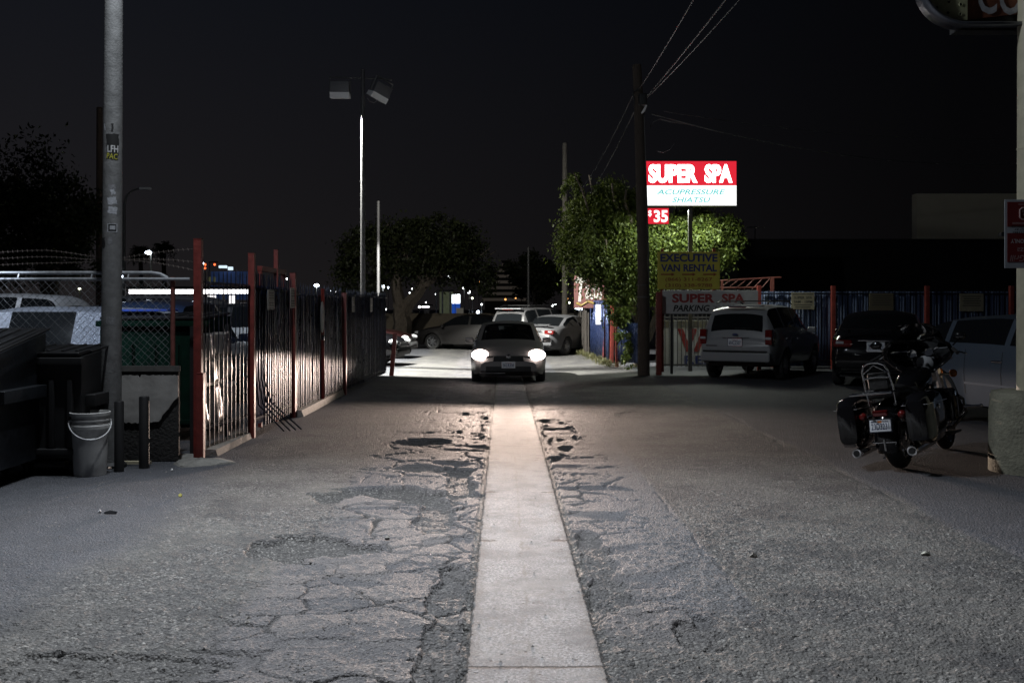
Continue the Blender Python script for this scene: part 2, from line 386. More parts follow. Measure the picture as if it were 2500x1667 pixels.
    hgt = math_('ADD', math_('MULTIPLY', vor.outputs['Distance'], -.55), math_('ADD', math_('MULTIPLY', fine, .5), math_('MULTIPLY', mid, .4)))
    hs = math_('ADD', math_('MULTIPLY', noise(110,3,.7), .35), math_('MULTIPLY', noise(22,4), .3))
    hs = math_('SUBTRACT', hs, math_('MULTIPLY', math_('MAXIMUM', jn, pit), .8))
    hm = N('ShaderNodeMix'); hm.data_type = 'FLOAT'; L(strip, hm.inputs[0]); L(hgt, hm.inputs[2]); L(hs, hm.inputs[3])
    bp = N('ShaderNodeBump'); bp.inputs['Strength'].default_value = 1.0; bp.inputs['Distance'].default_value = .020; L(hm.outputs[0], bp.inputs['Height'])
    L(bp.outputs[0], b.inputs['Normal'])
    return m
gm.materials.append(asphalt())
# ------------------------------------------------------------------ vehicles
PROF = {
 'sedan': dict(L=4.55, Wd=1.78, wb=(-1.33,1.37), r=.325, sill=.24,
   top=[(-2.275,.60),(-2.25,.93),(-2.1,1.03),(-1.62,1.07),(-1.0,1.38),(-.45,1.45),(.15,1.44),(.45,1.38),(1.15,.99),(1.8,.88),(2.15,.76),(2.26,.62),(2.275,.5)],
   belt=[(-2.275,.56),(-2.2,.86),(-1.6,.97),(-.5,.94),(1.0,.90),(1.7,.80),(2.1,.68),(2.275,.46)], side=(-1.42,.95), pil=(-.25,), rw=(-1.66,-.98), ws=(.47,1.13)),
 'hatch': dict(L=4.2, Wd=1.76, wb=(-1.25,1.30), r=.32, sill=.22,
   top=[(-2.1,.6),(-2.08,.95),(-1.98,1.06),(-1.62,1.38),(-1.1,1.46),(-.3,1.48),(.2,1.45),(.95,1.02),(1.6,.90),(1.95,.76),(2.07,.62),(2.1,.48)],
   belt=[(-2.1,.56),(-2.0,.92),(-1.5,.98),(-.5,.95),(.9,.92),(1.5,.82),(1.95,.66),(2.1,.44)], side=(-1.55,.80), pil=(-.35,), rw=(-1.97,-1.64), ws=(.24,.93)),
 'suv': dict(L=4.44, Wd=1.82, wb=(-1.29,1.33), r=.355, sill=.36,
   top=[(-2.22,.7),(-2.2,1.05),(-2.14,1.13),(-1.96,1.60),(-1.8,1.69),(-1.0,1.73),(0,1.73),(.35,1.68),(1.0,1.16),(1.3,1.10),(1.9,1.02),(2.15,.86),(2.22,.62)],
   belt=[(-2.22,.66),(-2.16,1.02),(-1.9,1.08),(-.8,1.07),(.95,1.03),(1.7,.96),(2.1,.82),(2.22,.56)], side=(-1.95,.86), pil=(-1.22,-.22), rw=(-2.13,-1.98), ws=(.38,1.0)),
 'wagon': dict(L=4.9, Wd=1.88, wb=(-1.5,1.5), r=.36, sill=.28,
   top=[(-2.45,.65),(-2.42,.98),(-2.3,1.10),(-2.0,1.38),(-1.5,1.52),(-.6,1.57),(.2,1.55),(.55,1.48),(1.2,1.08),(1.9,.98),(2.3,.86),(2.42,.70),(2.45,.55)],
   belt=[(-2.45,.6),(-2.35,.98),(-1.9,1.08),(-.5,1.05),(1.1,1.0),(1.8,.92),(2.3,.76),(2.45,.52)], side=(-2.0,1.02), pil=(-1.35,-.25), rw=(-2.3,-1.75), ws=(.58,1.18)),
}
PROF['minivan'] = dict(PROF['suv'], pil=(-1.05,.12), pw=.20, side=(-1.85,.70))
def plate_mesh(parent, M, w, h, txt, small=None, name='license_plate', blue=True):
    b = MB(); b.rbox((0,0,0), (w,h,.008), .006, PLATE, M, 2); 
    b.box((0,0,-.006), (w+.02,h+.02,.008), CHROME, M)
    b.text(txt, (-w*.42,w*.42,-h*.34,h*.20), M, NAVY if blue else INK, .0056, .012)
    if small:
        b.text(small[0], (-w*.42,-w*.16,h*.26,h*.42), M, NAVY, .0056, .01); b.text(small[1], (w*.12,w*.42,h*.26,h*.42), M, NAVY, .0056, .01)
        b.box((-w*.02,h*.33,.0048), (w*.2,h*.18,.002), mat('plate_sticker',(.55,.16,.03),.5), M)
    else:
        b.text('California', (-w*.22,w*.22,h*.25,h*.42), M, mat('plate_red',(.35,.03,.03),.5), .0056, 0)
    return b.build(name, None, parent, smooth_angle=None)
def wheel(parent, x, y, r, side, w=.21, spokes=7, rimm=None):
    rimm = rimm or mat('alloy', (.42,.43,.45), .28, metal=.9)
    M = Matrix.Translation((x,y,r)) @ Matrix.Rotation(R(-90*side),4,'X')
    ho = thing_part('wheel', parent)
    t = MB(); h = w/2
    t.lathe([(r*.64,-h),(r*.9,-h*1.02),(r*.97,-h*.8),(r,-h*.5),(r,h*.5),(r*.97,h*.8),(r*.9,h*1.02),(r*.64,h*.9)], None, 40, M)
    ty = t.build('tyre', RUB, ho, 30)
    q = MB(); q.lathe([(r*.66,-h*.9),(r*.66,h*.85),(r*.61,h*.8),(r*.58,h*.3),(r*.5,-h*.2)], None, 32, M)
    for i in range(spokes):
        a = 2*math.pi*i/spokes; T = M @ Matrix.Rotation(a,4,'Z')
        q.add([(r*.10,-r*.07,h*.62),(r*.10,r*.07,h*.62),(r*.61,r*.045,h*.72),(r*.61,-r*.045,h*.72),(r*.10,-r*.07,h*.3),(r*.10,r*.07,h*.3),(r*.61,r*.045,h*.3),(r*.61,-r*.045,h*.3)],
              [(0,1,2,3),(0,4,5,1),(1,5,6,2),(2,6,7,3),(3,7,4,0)], None, T)
    q.lathe([(.001,h*.68),(r*.12,h*.66),(r*.15,h*.5)], None, 14, M)
    q.build('rim', rimm, ho, 30)
    k = MB(); k.lathe([(.001,-h*.1),(r*.42,-h*.1),(r*.42,-h*.25)], None, 20, M); k.build('brake_disc', mat('disc',(.2,.2,.2),.5,metal=.8), ho)
    return ho
def thing_part(name, parent):
    o = bpy.data.objects.new(name, None); COL.objects.link(o); o.parent = parent; o.empty_display_size = .1; return o
def make_car(name, label, cat, kind, x, y, heading, paint, group=None, z=None, scale=1.0, clear=False, plate=None, detail=True, rim=None, rack=False, lampson=False, glass=None, zs=1.0):
    P = PROF[kind]; L = P['L']; Wd = P['Wd']/2; r = P['r']
    if z is None: z = GZ(x, y)
    root = thing(name, label, cat, (x,y,z), R(heading), group); root.scale = (scale,scale,scale*zs)
    xs = sorted(set([round(-L/2+i*.045,4) for i in range(int(L/.045)+1)]+[round(s*(L/2-d),4) for s in (-1,1) for d in (0,.008,.02,.035,.06,.09,.13,.18)]+[round(e,4) for e in (*P['side'],*P['rw'],*P['ws'])]))
    tx, tz = zip(*P['top']); bx_, bz = zip(*P['belt'])
    def sm(x, px, pz):
        o = 0; 
        for d, w in ((-.08,.2),(-.04,.2),(0,.2),(.04,.2),(.08,.2)):
            o += w*np.interp(x+d if abs(x+d) < L/2 else math.copysign(L/2, x), px, pz)
        return float(o)
    body = MB(); panes = {}; rows = []
    tp = {'suv':.09,'wagon':.16}.get(kind,.22)
    NS = 6; NG = 5; NR = 7
    for x_ in xs:
        T = sm(x_, tx, tz); B = min(sm(x_, bx_, bz), T-.012)
        d = L/2-abs(x_); wpl = Wd*(1-tp*max(0,(1-d/.55))**2.2-.04*max(0,1-d/1.4)**2)
        zb = P['sill']+.10*max(0,1-d/.35)**2
        arch = False
        for wx in P['wb']:
            ar = r*1.17
            if abs(x_-wx) < ar: zb = max(zb, r+math.sqrt(max(0,ar*ar-(x_-wx)**2))-.01); arch = True
        pts = []
        pts.append((wpl*.80, zb)); 
        for i in range(NS):
            t = i/(NS-1); zz = zb+(B-zb)*t
            zt = (zz-P['sill'])/max(.01,B-P['sill']) if B > P['sill'] else t
            bulge = 1-.07*(1-min(1,zt*1.6))**2-.035*max(0,zt-.62)**1.5/.23
            fl = 0
            for wx in P['wb']:
                fl = max(fl, .022*max(0,1-abs(math.hypot(x_-wx, zz-r)-r*1.17)/.10))
            pts.append((wpl*bulge+fl, zz))
        gh = T-B; ins = .04+.30*gh; wb_ = pts[-1][0]
        wc = max(.25, wb_-ins); rc = min(.07, gh*.4)
        for i in range(1, NG+1):
            t = i/NG; pts.append((wb_+(wc-wb_)*(t**1.15), B+(gh-rc)*(t**.97)))
        for i in range(1, NR+1):
            t = i/NR; a = t*math.pi/2
            yy = wc*(1-t) ; pts.append((yy, B+gh-rc+rc*(1-(1-t)**2.6)))
        rows.append(pts)
    n = len(rows[0])
    for i in range(len(xs)-1):
        xm = (xs[i]+xs[i+1])/2; gh = sm(xm,tx,tz)-sm(xm,bx_,bz)
        for j in range(n-1):
            isg = None
            if NS+1 <= j < NS+NG and gh > .10 and P['side'][0] < xm < P['side'][1] and not any(abs(xm-p) < P.get('pw',.045) for p in P['pil']): isg = 'side'
            k = j-(NS+NG)
            if k >= 1 or (k >= 0 and False):
                if P['ws'][0] < xm < P['ws'][1] or P['rw'][0] < xm < P['rw'][1]: isg = 'windscreen' if xm > 0 else 'rear_window'
            a, b = rows[i][j], rows[i][j+1]; c, d = rows[i+1][j+1], rows[i+1][j]
            for s in (-1,1):
                tgt = body if not isg else panes.setdefault(isg if isg != 'side' else ('side_window', s, sum(xm > p for p in P['pil'])), MB())
                tgt.add([(xs[i],s*a[0],a[1]),(xs[i],s*b[0],b[1]),(xs[i+1],s*c[0],c[1]),(xs[i+1],s*d[0],d[1])], [(0,1,2,3)])
    for e in (0,-1):   # fascias
        pr = rows[e]; xx = xs[e]
        for j in range(n-1):
            body.add([(xx,pr[j][0],pr[j][1]),(xx,pr[j+1][0],pr[j+1][1]),(xx,-pr[j+1][0],pr[j+1][1]),(xx,-pr[j][0],pr[j][1])], [(0,1,2,3)])
    def weld(mb, nm, m):
        o = mb.build(nm, m, root, None); bm = bmesh.new(); bm.from_mesh(o.data); bmesh.ops.remove_doubles(bm, verts=bm.verts, dist=.0006); bmesh.ops.recalc_face_normals(bm, faces=bm.faces); bm.to_mesh(o.data); bm.free()
        o.data.polygons.foreach_set('use_smooth', [True]*len(o.data.polygons)); o.data.set_sharp_from_angle(angle=R(32)); return o
    weld(body, 'body', paint)
    g = CLEARG if clear else (glass or GLASS)
    for kk in sorted(panes, key=str): weld(panes[kk], kk if isinstance(kk,str) else kk[0], g)
    under = MB(); under.box((0,0,P['sill']+.02), (L*.9,Wd*1.55,.12)); under.box((0,0,P['sill']+.25), (L*.97,Wd*1.3,.4)) ; under.build('underbody', MBLACK, root)
    for wx in P['wb']:
        for s in (-1,1): wheel(root, wx, s*(Wd-.115), r, s, rimm=rim)
    if clear:
        for s in (-1,1):
            q = MB(); q.rbox((-.15,s*.36,.62), (.5,.48,.16), .05); q.rbox((-.42,s*.36,.92), (.14,.46,.6), .06)
            q.rbox((-.47,s*.36,1.27), (.10,.25,.17), .04); q.build('front_seat', MBLACK, root)
        q = MB(); q.rbox((-1.2,0,.88), (.16,1.2,.45), .06); 
        for s in (-1,0,1): q.rbox((-1.24,s*.38,1.14), (.09,.22,.12), .03)
        q.build('rear_seat', MBLACK, root)
        q = MB(); q.lathe([(.185,-.012),(.2,0),(.185,.012),(.17,0)], None, 24, Matrix.Translation((.32,.36,.98)) @ Matrix.Rotation(R(68),4,'Y'), closed=True); q.build('steering_wheel', MBLACK, root)
        q = MB(); q.rbox((.62,0,.84), (.5,1.3,.16), .05); q.build('dashboard', MBLACK, root)
        q = MB(); q.rbox((.36,0,1.33), (.03,.22,.06), .012); q.build('rear_view_mirror', MBLACK, root)
    # mirrors
    for s in (-1,1):
        q = MB(); mxp = P['ws'][1]-.28; bzz = sm(mxp,bx_,bz)+.06; q.rbox((mxp,s*(Wd+.07),bzz+.02), (.11,.2,.13), .035); q.tube([(mxp+.02,s*(Wd-.08),bzz-.03),(mxp,s*(Wd+.02),bzz)], .018)
        q.build('wing_mirror', paint, root)
    if detail:
        for s in (-1,1):
            for hx in ((-.28,-1.2) if kind != 'suv' else (-.18,-1.12)):
                q = MB(); zz = sm(hx,bx_,bz)-.13; q.rbox((hx-.08,s*(Wd-.002),zz), (.19,.035,.028), .01); q.build('door_handle', CHROME if kind == 'wagon' else paint, root)
            for dx in (P['pil'][-1]-.02, P['ws'][1]-.12, P['wb'][0]+r*1.17+.1):   # door shut lines lie in the skin
                i = min(range(len(xs)), key=lambda k: abs(xs[k]-dx)); q = MB(); pr = rows[i][2:NS+1]
                for (a, b_) in zip(pr[:-1], pr[1:]): q.quad((xs[i]-.005,s*(a[0]+.002),a[1]),(xs[i]+.005,s*(a[0]+.002),a[1]),(xs[i]+.005,s*(b_[0]+.002),b_[1]),(xs[i]-.005,s*(b_[0]+.002),b_[1]))
                q.build('door_gap', MBLACK, root)
            q = MB(); k0 = [k for k in range(len(xs)) if P['wb'][0]+r*1.4 < xs[k] < P['wb'][1]-r*1.4]
            for i in k0[:-1]:
                A, B2 = rows[i], rows[i+1]
                for (pa, pb) in (((A[3][0]+.008, A[3][1]-.0),(B2[3][0]+.008, B2[3][1])),): q.quad((xs[i],s*pa[0],pa[1]-.02),(xs[i+1],s*pb[0],pb[1]-.02),(xs[i+1],s*pb[0],pb[1]+.015),(xs[i],s*pa[0],pa[1]+.015))
            q.build('side_moulding', paint, root)
    return root, P, sm
def frontface(root, P, grille=True, lamp=None, mat_lamp=None, lz=.68, ly=.62, plate=None):
    x = P['L']/2
    q = MB(); q.rbox((x-.005,0,.60), (.03,.72,.12), .02)
    for i in range(3): q.box((x+.012,0,.565+i*.035), (.006,.68,.010), CHROME)
    q.mats.insert(0, MBLACK) if False else None
    g = q.build('grille', None, root); g.data.materials.clear(); g.data.materials.append(MBLACK); g.data.polygons.foreach_set('material_index', [0]*len(g.data.polygons))
    q = MB(); q.rbox((x-.005,0,.36), (.03,1.05,.13), .02); q.build('lower_intake', MBLACK, root)
    if plate: plate_mesh(root, Matrix.Translation((x+.03,0,.46)) @ Matrix.Rotation(R(90),4,'Z') @ Matrix.Rotation(R(90),4,'X'), .30, .14, plate)
    for s in (-1,1):
        q = MB(); q.sphere((x-.15,s*ly,lz), (.16,.20,.13) if lamp else (.15,.18,.085)); o = q.build('headlight', mat_lamp or LENS, root)
# rear face with lamps (frame looks along -x)
def RM(x, y, z): return Matrix.Translation((x,y,z)) @ Matrix.Rotation(R(-90),4,'Z') @ Matrix.Rotation(R(90),4,'X')

def rearface(root, P, kind, plate, z_plate=.86, txt_small=None):
    x = -P['L']/2; Wd = P['Wd']/2
    if kind == 'suv':
        for s in (-1,1):
            q = MB(); q.rbox((x+.075,s*(Wd-.155),.99), (.17,.16,.34), .03, DRED); q.rbox((x+.07,s*(Wd-.155),.965), (.175,.13,.055), .015, LENS); q.build('tail_light', None, root)
        q = MB(); q.rbox((x-.005,0,.545), (.12,1.60,.23), .055); q.build('rear_bumper', mat('white_car_paint'), root)
        q = MB(); q.rbox((x-.015,0,.668), (.15,1.45,.035), .01); q.build('bumper_step', MBLACK, root)
        q = MB(); q.rbox((x-.004,0,.99), (.012,.62,.03), .004); q.build('tailgate_trim', mat('grey_trim',(.28,.29,.3),.4), root)
        q = MB(); M = RM(x-.008,.0,1.045); q.lathe([(.001,.008),(.05,.006),(.055,0)], None, 24, M @ Matrix.Diagonal((1.25,.5,1,1))); q.build('badge', NAVY, root)
        q = MB(); q.rbox((x-.004,.55,.79), (.012,.26,.035), .004); q.build('name_badge', mat('grey_badge',(.2,.2,.21),.3,metal=.7), root)
        plate_mesh(root, RM(x-.02,0,.87), .32, .165, plate)
        q = MB(); q.rbox((x+.22,0,1.685), (.22,1.15,.035), .015); q.build('rear_spoiler', mat('white_car_paint'), root)
        q = MB(); q.rbox((x+.16,0,1.66), (.06,.4,.03), .01); q.build('brake_light', DRED, root)
        q = MB(); q.tube([(x+.05,0.02,1.18),(x+.03,-.35,1.19)], .009); q.build('rear_wiper', MBLACK, root)
        for s in (-1,1):
            q = MB(); q.tube([(-1.7,s*.60,1.75),(-1.5,s*.60,1.80),(.0,s*.60,1.81),(.25,s*.60,1.74)], .016); q.build('roof_rail', MBLACK, root)
        for cx in (-1.2,-.25):
            q = MB(); q.rbox((cx,0,1.805), (.06,1.2,.025), .01); q.build('roof_bar', MBLACK, root)
    else:
        for s in (-1,1):
            q = MB(); q.rbox((x+.10,s*(Wd-.27),.83), (.2,.36,.14), .04, DRED); q.rbox((x+.09,s*(Wd-.22),.85), (.205,.15,.05), .015, LENS); q.build('tail_light', None, root)
        q = MB(); q.rbox((x-.005,0,.50), (.12,1.5,.26), .05); o = q.build('rear_bumper', root.children[0].data.materials[0], root)
        plate_mesh(root, RM(x-.02,0,z_plate-.08), .32, .165, plate)
        q = MB(); q.rbox((x-.006,0,z_plate+.03), (.02,.66,.025), .006); q.build('trunk_trim', CHROME, root)
        q = MB(); q.rbox((x+.10,0,1.10), (.18,1.3,.025), .01); q.tube([(x+.12,-.5,1.02),(x+.12,-.5,1.1)], .02); q.tube([(x+.12,.5,1.02),(x+.12,.5,1.1)], .02); q.build('rear_spoiler', root.children[0].data.materials[0], root)

# the oncoming hatchback, slightly low on its road, headlights lit
paint_c = mat('graphite_metallic', (.21,.20,.20), .33, metal=.35, coat=.5)
CARX = .115; CARY = 24.75
zc = GZ(CARX, CARY)-.0
car, P, sm = make_car('oncoming_car', 'grey hatchback driving towards the viewer with both headlights blazing', 'car', 'hatch', CARX, CARY, -90, paint_c, z=zc, scale=.985, clear=True, zs=.97)
frontface(car, P, lamp=True, mat_lamp=mat('headlight_glow', (.9,.9,.9), .2, emit=(1,.84,.76), es=22), plate='5KLR208', ly=.66, lz=.69)
q = MB(); q.lathe([(.001,.01),(.045,.008),(.055,0)], None, 20, Matrix.Translation((P['L']/2+.02,0,.66)) @ Matrix.Rotation(R(90),4,'Y')); q.build('emblem', CHROME, car)
q = MB(); q.rbox((P['L']/2+.02,-.38,.265), (.03,.62,.018), .005); q.build('bumper_trim', CHROME, car)

suv, P, sm = make_car('parked_suv', 'white SUV with roof rack parked at an angle in front of the spa parking sign', 'SUV', 'suv', 0, 0, 0, mat('white_car_paint',(.25,.258,.27),.32,coat=.5), detail=True)
rearface(suv, P, 'suv', '6NCZ507')
hd = R(31); hv = Vector((math.sin(hd), math.cos(hd), 0)); c0 = (Vector((6.0,22.0,0))+Vector((4.46,22.93,0)))/2+hv*2.22
suv.location = (c0.x, c0.y, GZ(c0.x,c0.y)); suv.rotation_euler.z = R(90)-hd; frontface(suv, P)

bsed, P, sm = make_car('black_sedan', 'black sedan with rear spoiler parked between the white SUV and the motorcycle', 'car', 'sedan', 0, 0, 0, BLK)
rearface(bsed, P, 'sedan', '7ARV331'); frontface(bsed, P)
hd = R(24); hv = Vector((math.sin(hd), math.cos(hd), 0)); c0 = Vector((7.6,20.3,0))+hv*2.275
bsed.location = (c0.x, c0.y, GZ(c0.x,c0.y)); bsed.rotation_euler.z = R(90)-hd; bsed.scale = (1.04,1.04,1.1)

silver = mat('silver_blue_paint', (.13,.165,.215), .34, metal=.55, coat=.35)
ssed, P, sm = make_car('silver_wagon', 'silver blue car with black windows parked beside the concrete pole base', 'car', 'wagon', 0, 0, 0, silver)
hv = Vector((.30,-.954,0)).normalized(); rt = Vector((hv.y,-hv.x,0))   # its right flank faces the alley
pf = Vector((6.45,14.4,0))   # rear door handle
c0 = pf + hv*1.25 - rt*(P['Wd']/2)
ssed.location = (c0.x, c0.y, GZ(c0.x,c0.y)); ssed.rotation_euler.z = math.atan2(hv.y,hv.x); frontface(ssed, P)
rearface(ssed, P, 'sedan', '4TWN862')

# cars behind the wall of the far lot and inside the fence
FARG = 'cars parked in the far lot'
for (px, py, kind, hdg, paint, lab, yy) in (
    (952,0,'sedan',-12,mat('black_car',(.004,.004,.005),.12,coat=.6),'black sedan poking its lit nose past the end of the blue fence',29.5),
    (975,0,'sedan',-8,mat('maroon_car',(.008,.003,.003),.15,coat=.6),'dark maroon sedan parked just behind the black sedan by the tree trunk',33.5),
    (1150,0,'sedan',160,mat('dark_grey_car',(.006,.005,.005),.5,coat=.1),'dark sedan showing its rear plate in front of the block wall',41),
    (1316,0,'suv',55,mat('white_far_car',(.06,.06,.062),.35),'pale grey SUV parked half behind the oncoming car',38),
    (1372,0,'sedan',60,mat('white_far_sedan',(.10,.102,.108),.3),'white sedan with a red tail light beside the wooden pole',37),
    ):
    X = (px-CX)/F*yy
    o, P, sm = make_car('parked_car', lab, 'car', kind, X-(1.75 if yy<35 else 0), yy, hdg, paint, FARG, detail=False)
    rearface(o, P, kind if kind == 'suv' else 'sedan', '5UBC417' if yy == 41 else '3PLM926')
    frontface(o, P)
YARDG = 'vehicles inside the left fenced yard'
DEW = dew_mat('dew_silver', (.36,.39,.46), .28)
o, P, sm = make_car('silver_minivan', 'silver minivan beaded with dew right behind the chain link fence', 'minivan', 'minivan', -6.35, 13.4, 180, DEW, YARDG, detail=False, zs=.95, scale=1.02); frontface(o, P)
o, P, sm = make_car('dark_suv', 'dark blue SUV behind the chain link beside the utility pole', 'SUV', 'suv', -5.35, 16.2, 93, mat('dark_blue_car',(.012,.02,.045),.2,coat=.8), YARDG, detail=False, zs=1.03); rearface(o, P, 'sedan', '4HJD553')
for (px, yy, lab, hdg, col) in ((60,19.5,'white SUV in the yard with only its pale roof above the minivan',175,(.6,.6,.62)),(215,24,'long white wagon roof seen between chain link and pole',182,(.6,.6,.62)),(330,22,'grey car deep in the yard behind the dark blue SUV',170,(.10,.10,.11)),(560,20,'black wagon parked behind the white crumpled panel',178,(.02,.02,.022)),(480,27,'white van shaped wagon at the back of the yard',176,(.5,.5,.52))):
    o, P, sm = make_car('yard_car', lab, 'car', 'suv' if 'SUV' in lab else 'wagon', (px-CX)/F*yy-(.9 if px < 300 else 0), yy, hdg, mat('yard_paint_%d'%px, col, .35, coat=.4), YARDG, detail=False, zs=1.12); frontface(o, P)

# ------------------------------------------------------------------ motorcycle
BRED = mat('bike_lens_red', (.09,.006,.006), .15, coat=.6)
def motorcycle():
    t = thing('motorcycle', 'black touring motorcycle with saddlebags leaning on its stand by the concrete base', 'motorcycle', (4.10,10.25,GZ(4.1,10.2)), 0)
    WB = 1.72
    def part(mb, name, m, sm_=35): return mb.build(name, m, t, sm_)
    for (x, r, w) in ((0,.32,.17),(WB,.33,.135)):
        M = Matrix.Translation((x,0,r)) @ Matrix.Rotation(R(90),4,'X'); h = thing_part('wheel', t)
        q = MB(); pr = [(r-.075+.0*a,0) for a in (0,)]
        prof = []
        for k in range(13):
            a = math.pi*k/12; prof.append((r-.085+.085*math.sin(a), -w/2*math.cos(a)))
        q.lathe(prof, None, 48, M); q.build('tyre', RUB, h)
        q = MB(); q.lathe([(r-.085,-w*.4),(r-.10,-w*.3),(r-.115,0),(r-.10,w*.3),(r-.085,w*.4)], None, 40, M)
        for k in range(9):
            a = 2*math.pi*k/9; c, s_ = math.cos(a), math.sin(a)
            q.tube([(x+.04*c,-.03,r+.04*s_),(x+(r-.11)*c,0,r+(r-.11)*s_)], .014, n=6); q.tube([(x+.04*c,.03,r+.04*s_),(x+(r-.11)*c,0,r+(r-.11)*s_)], .014, n=6)
        q.lathe([(.05,-.07),(.06,-.05),(.06,.05),(.05,.07)], None, 16, M); q.build('rim', CHROME, h)
        q = MB(); q.lathe([(.06,.085),(.145,.085),(.145,.078),(.06,.078)], None, 28, M, closed=True); q.build('brake_disc', mat('brake_steel',(.5,.5,.5),.25,metal=1), h)
    def fender(cx, r, w, a0, a1, name, n=18):
        q = MB(); rows = []
        for k in range(n+1):
            a = R(a0+(a1-a0)*k/n); row = []
            for j in range(9):
                ph = -1+2*j/8; rr = r-.10*abs(ph)**2.6; row.append((cx+rr*math.cos(a), w/2*math.sin(ph*math.pi/2), r*0+ .32+rr*math.sin(a)))
            rows.append(row)
        vs = [p for row in rows for p in row]; fs = [(i*9+j,i*9+j+1,(i+1)*9+j+1,(i+1)*9+j) for i in range(n) for j in range(8)]
        q.add(vs, fs); o = part(q, name, BLK); md = o.modifiers.new('thick','SOLIDIFY'); md.thickness = .008; return o
    fender(0,.395,.24,35,200,'rear_fender'); fender(WB,.385,.19,20,190,'front_fender')
    q = MB(); q.tube([(-.40+.02*0,0,.33),(-.40,0,.22)], .012); q.rbox((-.395,0,.30), (.014,.22,.012), .004); part(q,'fender_trim',CHROME)
    # saddlebags
    for s in (-1,1):
        q = MB(); secs = []
        for (x, z0, z1, w) in ((.30,.42,.66,.06),(.24,.33,.72,.10),(.10,.27,.755,.12),(-.15,.25,.765,.12),(-.36,.26,.74,.118),(-.44,.30,.68,.09),(-.455,.36,.60,.05)):
            ring = []
            for k in range(16):
                a = 2*math.pi*k/16; ca, sa = math.cos(a), math.sin(a)
                ca = math.copysign(abs(ca)**.45, ca); sa = math.copysign(abs(sa)**.45, sa)
                ring.append((x, s*.335+ca*w, (z0+z1)/2+sa*(z1-z0)/2))
            secs.append(ring)
        vs = [p for r_ in secs for p in r_]; fs = [(i*16+j,i*16+(j+1)%16,(i+1)*16+(j+1)%16,(i+1)*16+j) for i in range(6) for j in range(16)]+[tuple(range(16)),tuple(96+j for j in range(16))]
        q.add(vs, fs); o = q.build('saddlebag', BLK, t)
        l = MB(); l.rbox((-.08,s*.335,.645), (.70,.248,.010), .004); l.build('lid_seam', CHROME, o)
        l = MB(); l.rbox((-.05,s*.462,.60), (.05,.012,.05), .004); l.build('latch', CHROME, o)
        # exhaust
        l = MB(); l.tube([(.95,s*.12,.40),(.85,s*.2,.26),(.5,s*.25,.24),(.3,s*.255,.235)], .022); l.tube([(.32,s*.255,.235),(.25,s*.26,.235),(-.35,s*.265,.215),(-.47,s*.265,.212),(-.47,s*.265,.212)], [.03,.047,.05,.047,.034], n=14); l.build('exhaust_pipe', CHROME, t); l = MB(); l.tube([(-.474,s*.265,.212),(-.479,s*.265,.212)], .031, n=14); l.build('exhaust_tip', MBLACK, t)
        l = MB(); l.rbox((.72,s*.33,.27), (.42,.12,.025), .01); l.build('floorboard', MBLACK, t)
        # leg fairing and crash bar
        l = MB(); l.tube([(1.05,s*.06,.72),(1.12,s*.28,.70),(1.14,s*.40,.58),(1.12,s*.41,.44),(1.05,s*.28,.30),(.98,s*.08,.28)], .017); l.build('crash_bar', BLK, t)
        l = MB(); l.rbox((1.10,s*.235,.54), (.10,.22,.36), .05); l.build('lower_fairing', BLK, t)
        l = MB(); l.tube([(1.12,s*.40,.50),(1.13,s*.56,.50)], .016); l.sphere((1.13,s*.57,.50), .02); l.build('highway_peg', CHROME, t)
        # fork
        l = MB(); l.tube([(WB,s*.105,.33),(WB-.21,s*.105,.80)], [.033,.030]); l.tube([(WB-.16,s*.105,.70),(WB-.33,s*.105,1.08)], .04); l.build('fork_tube', CHROME, t)
        # mirrors and signals
        l = MB(); l.tube([(1.20,s*.36,1.17),(1.18,s*.44,1.24)], .008); l.sphere((1.17,s*.45,1.26), (.02,.07,.045)); l.build('mirror', BLK, t)
        l = MB(); l.tube([(-.33,s*.10,.56),(-.36,s*.19,.56)], .014, CHROME); l.sphere((-.37,s*.19,.56), (.035,.042,.042), DRED); l.build('turn_signal', None, t)
        l = MB(); l.tube([(WB-.28,s*.13,.86),(WB-.22,s*.22,.86)], .012, CHROME); l.sphere((WB-.2,s*.24,.86), (.05,.045,.045), AMBER); l.build('front_signal', None, t)
        l = MB(); l.tube([(-.05,s*.12,.62),(.16,s*.13,.33)], .028); l.tube([(-.03,s*.12,.58),(.1,s*.13,.40)], .042); l.build('shock_absorber', CHROME, t)
    # frame, engine
    q = MB()
    for s in (-1,1):
        q.tube([(1.36,s*.03,.98),(1.15,s*.10,.50),(1.02,s*.12,.20),(.45,s*.12,.19),(.25,s*.13,.40),(0,s*.13,.33)], .02)
        q.tube([(1.36,s*.03,1.0),(.9,s*.08,.86),(.4,s*.12,.68),(-.3,s*.12,.66)], .018)
    part(q,'frame',MBLACK)
    q = MB(); q.rbox((.72,0,.36), (.52,.26,.24), .06); q.lathe([(.001,.16),(.10,.16),(.12,.14),(.12,-.14),(.10,-.16),(.001,-.16)], None, 24, Matrix.Translation((.84,0,.36)) @ Matrix.Rotation(R(90),4,'X')); q.lathe([(.001,.17),(.09,.17),(.1,.15),(.1,-.15),(.001,-.16)], None, 20, Matrix.Translation((.55,0,.36)) @ Matrix.Rotation(R(90),4,'X')); part(q,'engine_block',mat('engine_metal',(.3,.3,.31),.3,metal=.9))
    for ang, cx in ((22,.86),(-22,.66)):
        q = MB(); M = Matrix.Translation((cx,0,.44)) @ Matrix.Rotation(R(ang),4,'Y')
        for k in range(9): q.lathe([(.05,.02+k*.026),(.088,.02+k*.026),(.088,.03+k*.026),(.05,.032+k*.026)], None, 20, M)
        q.rbox((0,0,.28), (.16,.15,.07), .025, None, M); part(q,'cylinder_head',mat('engine_metal'))
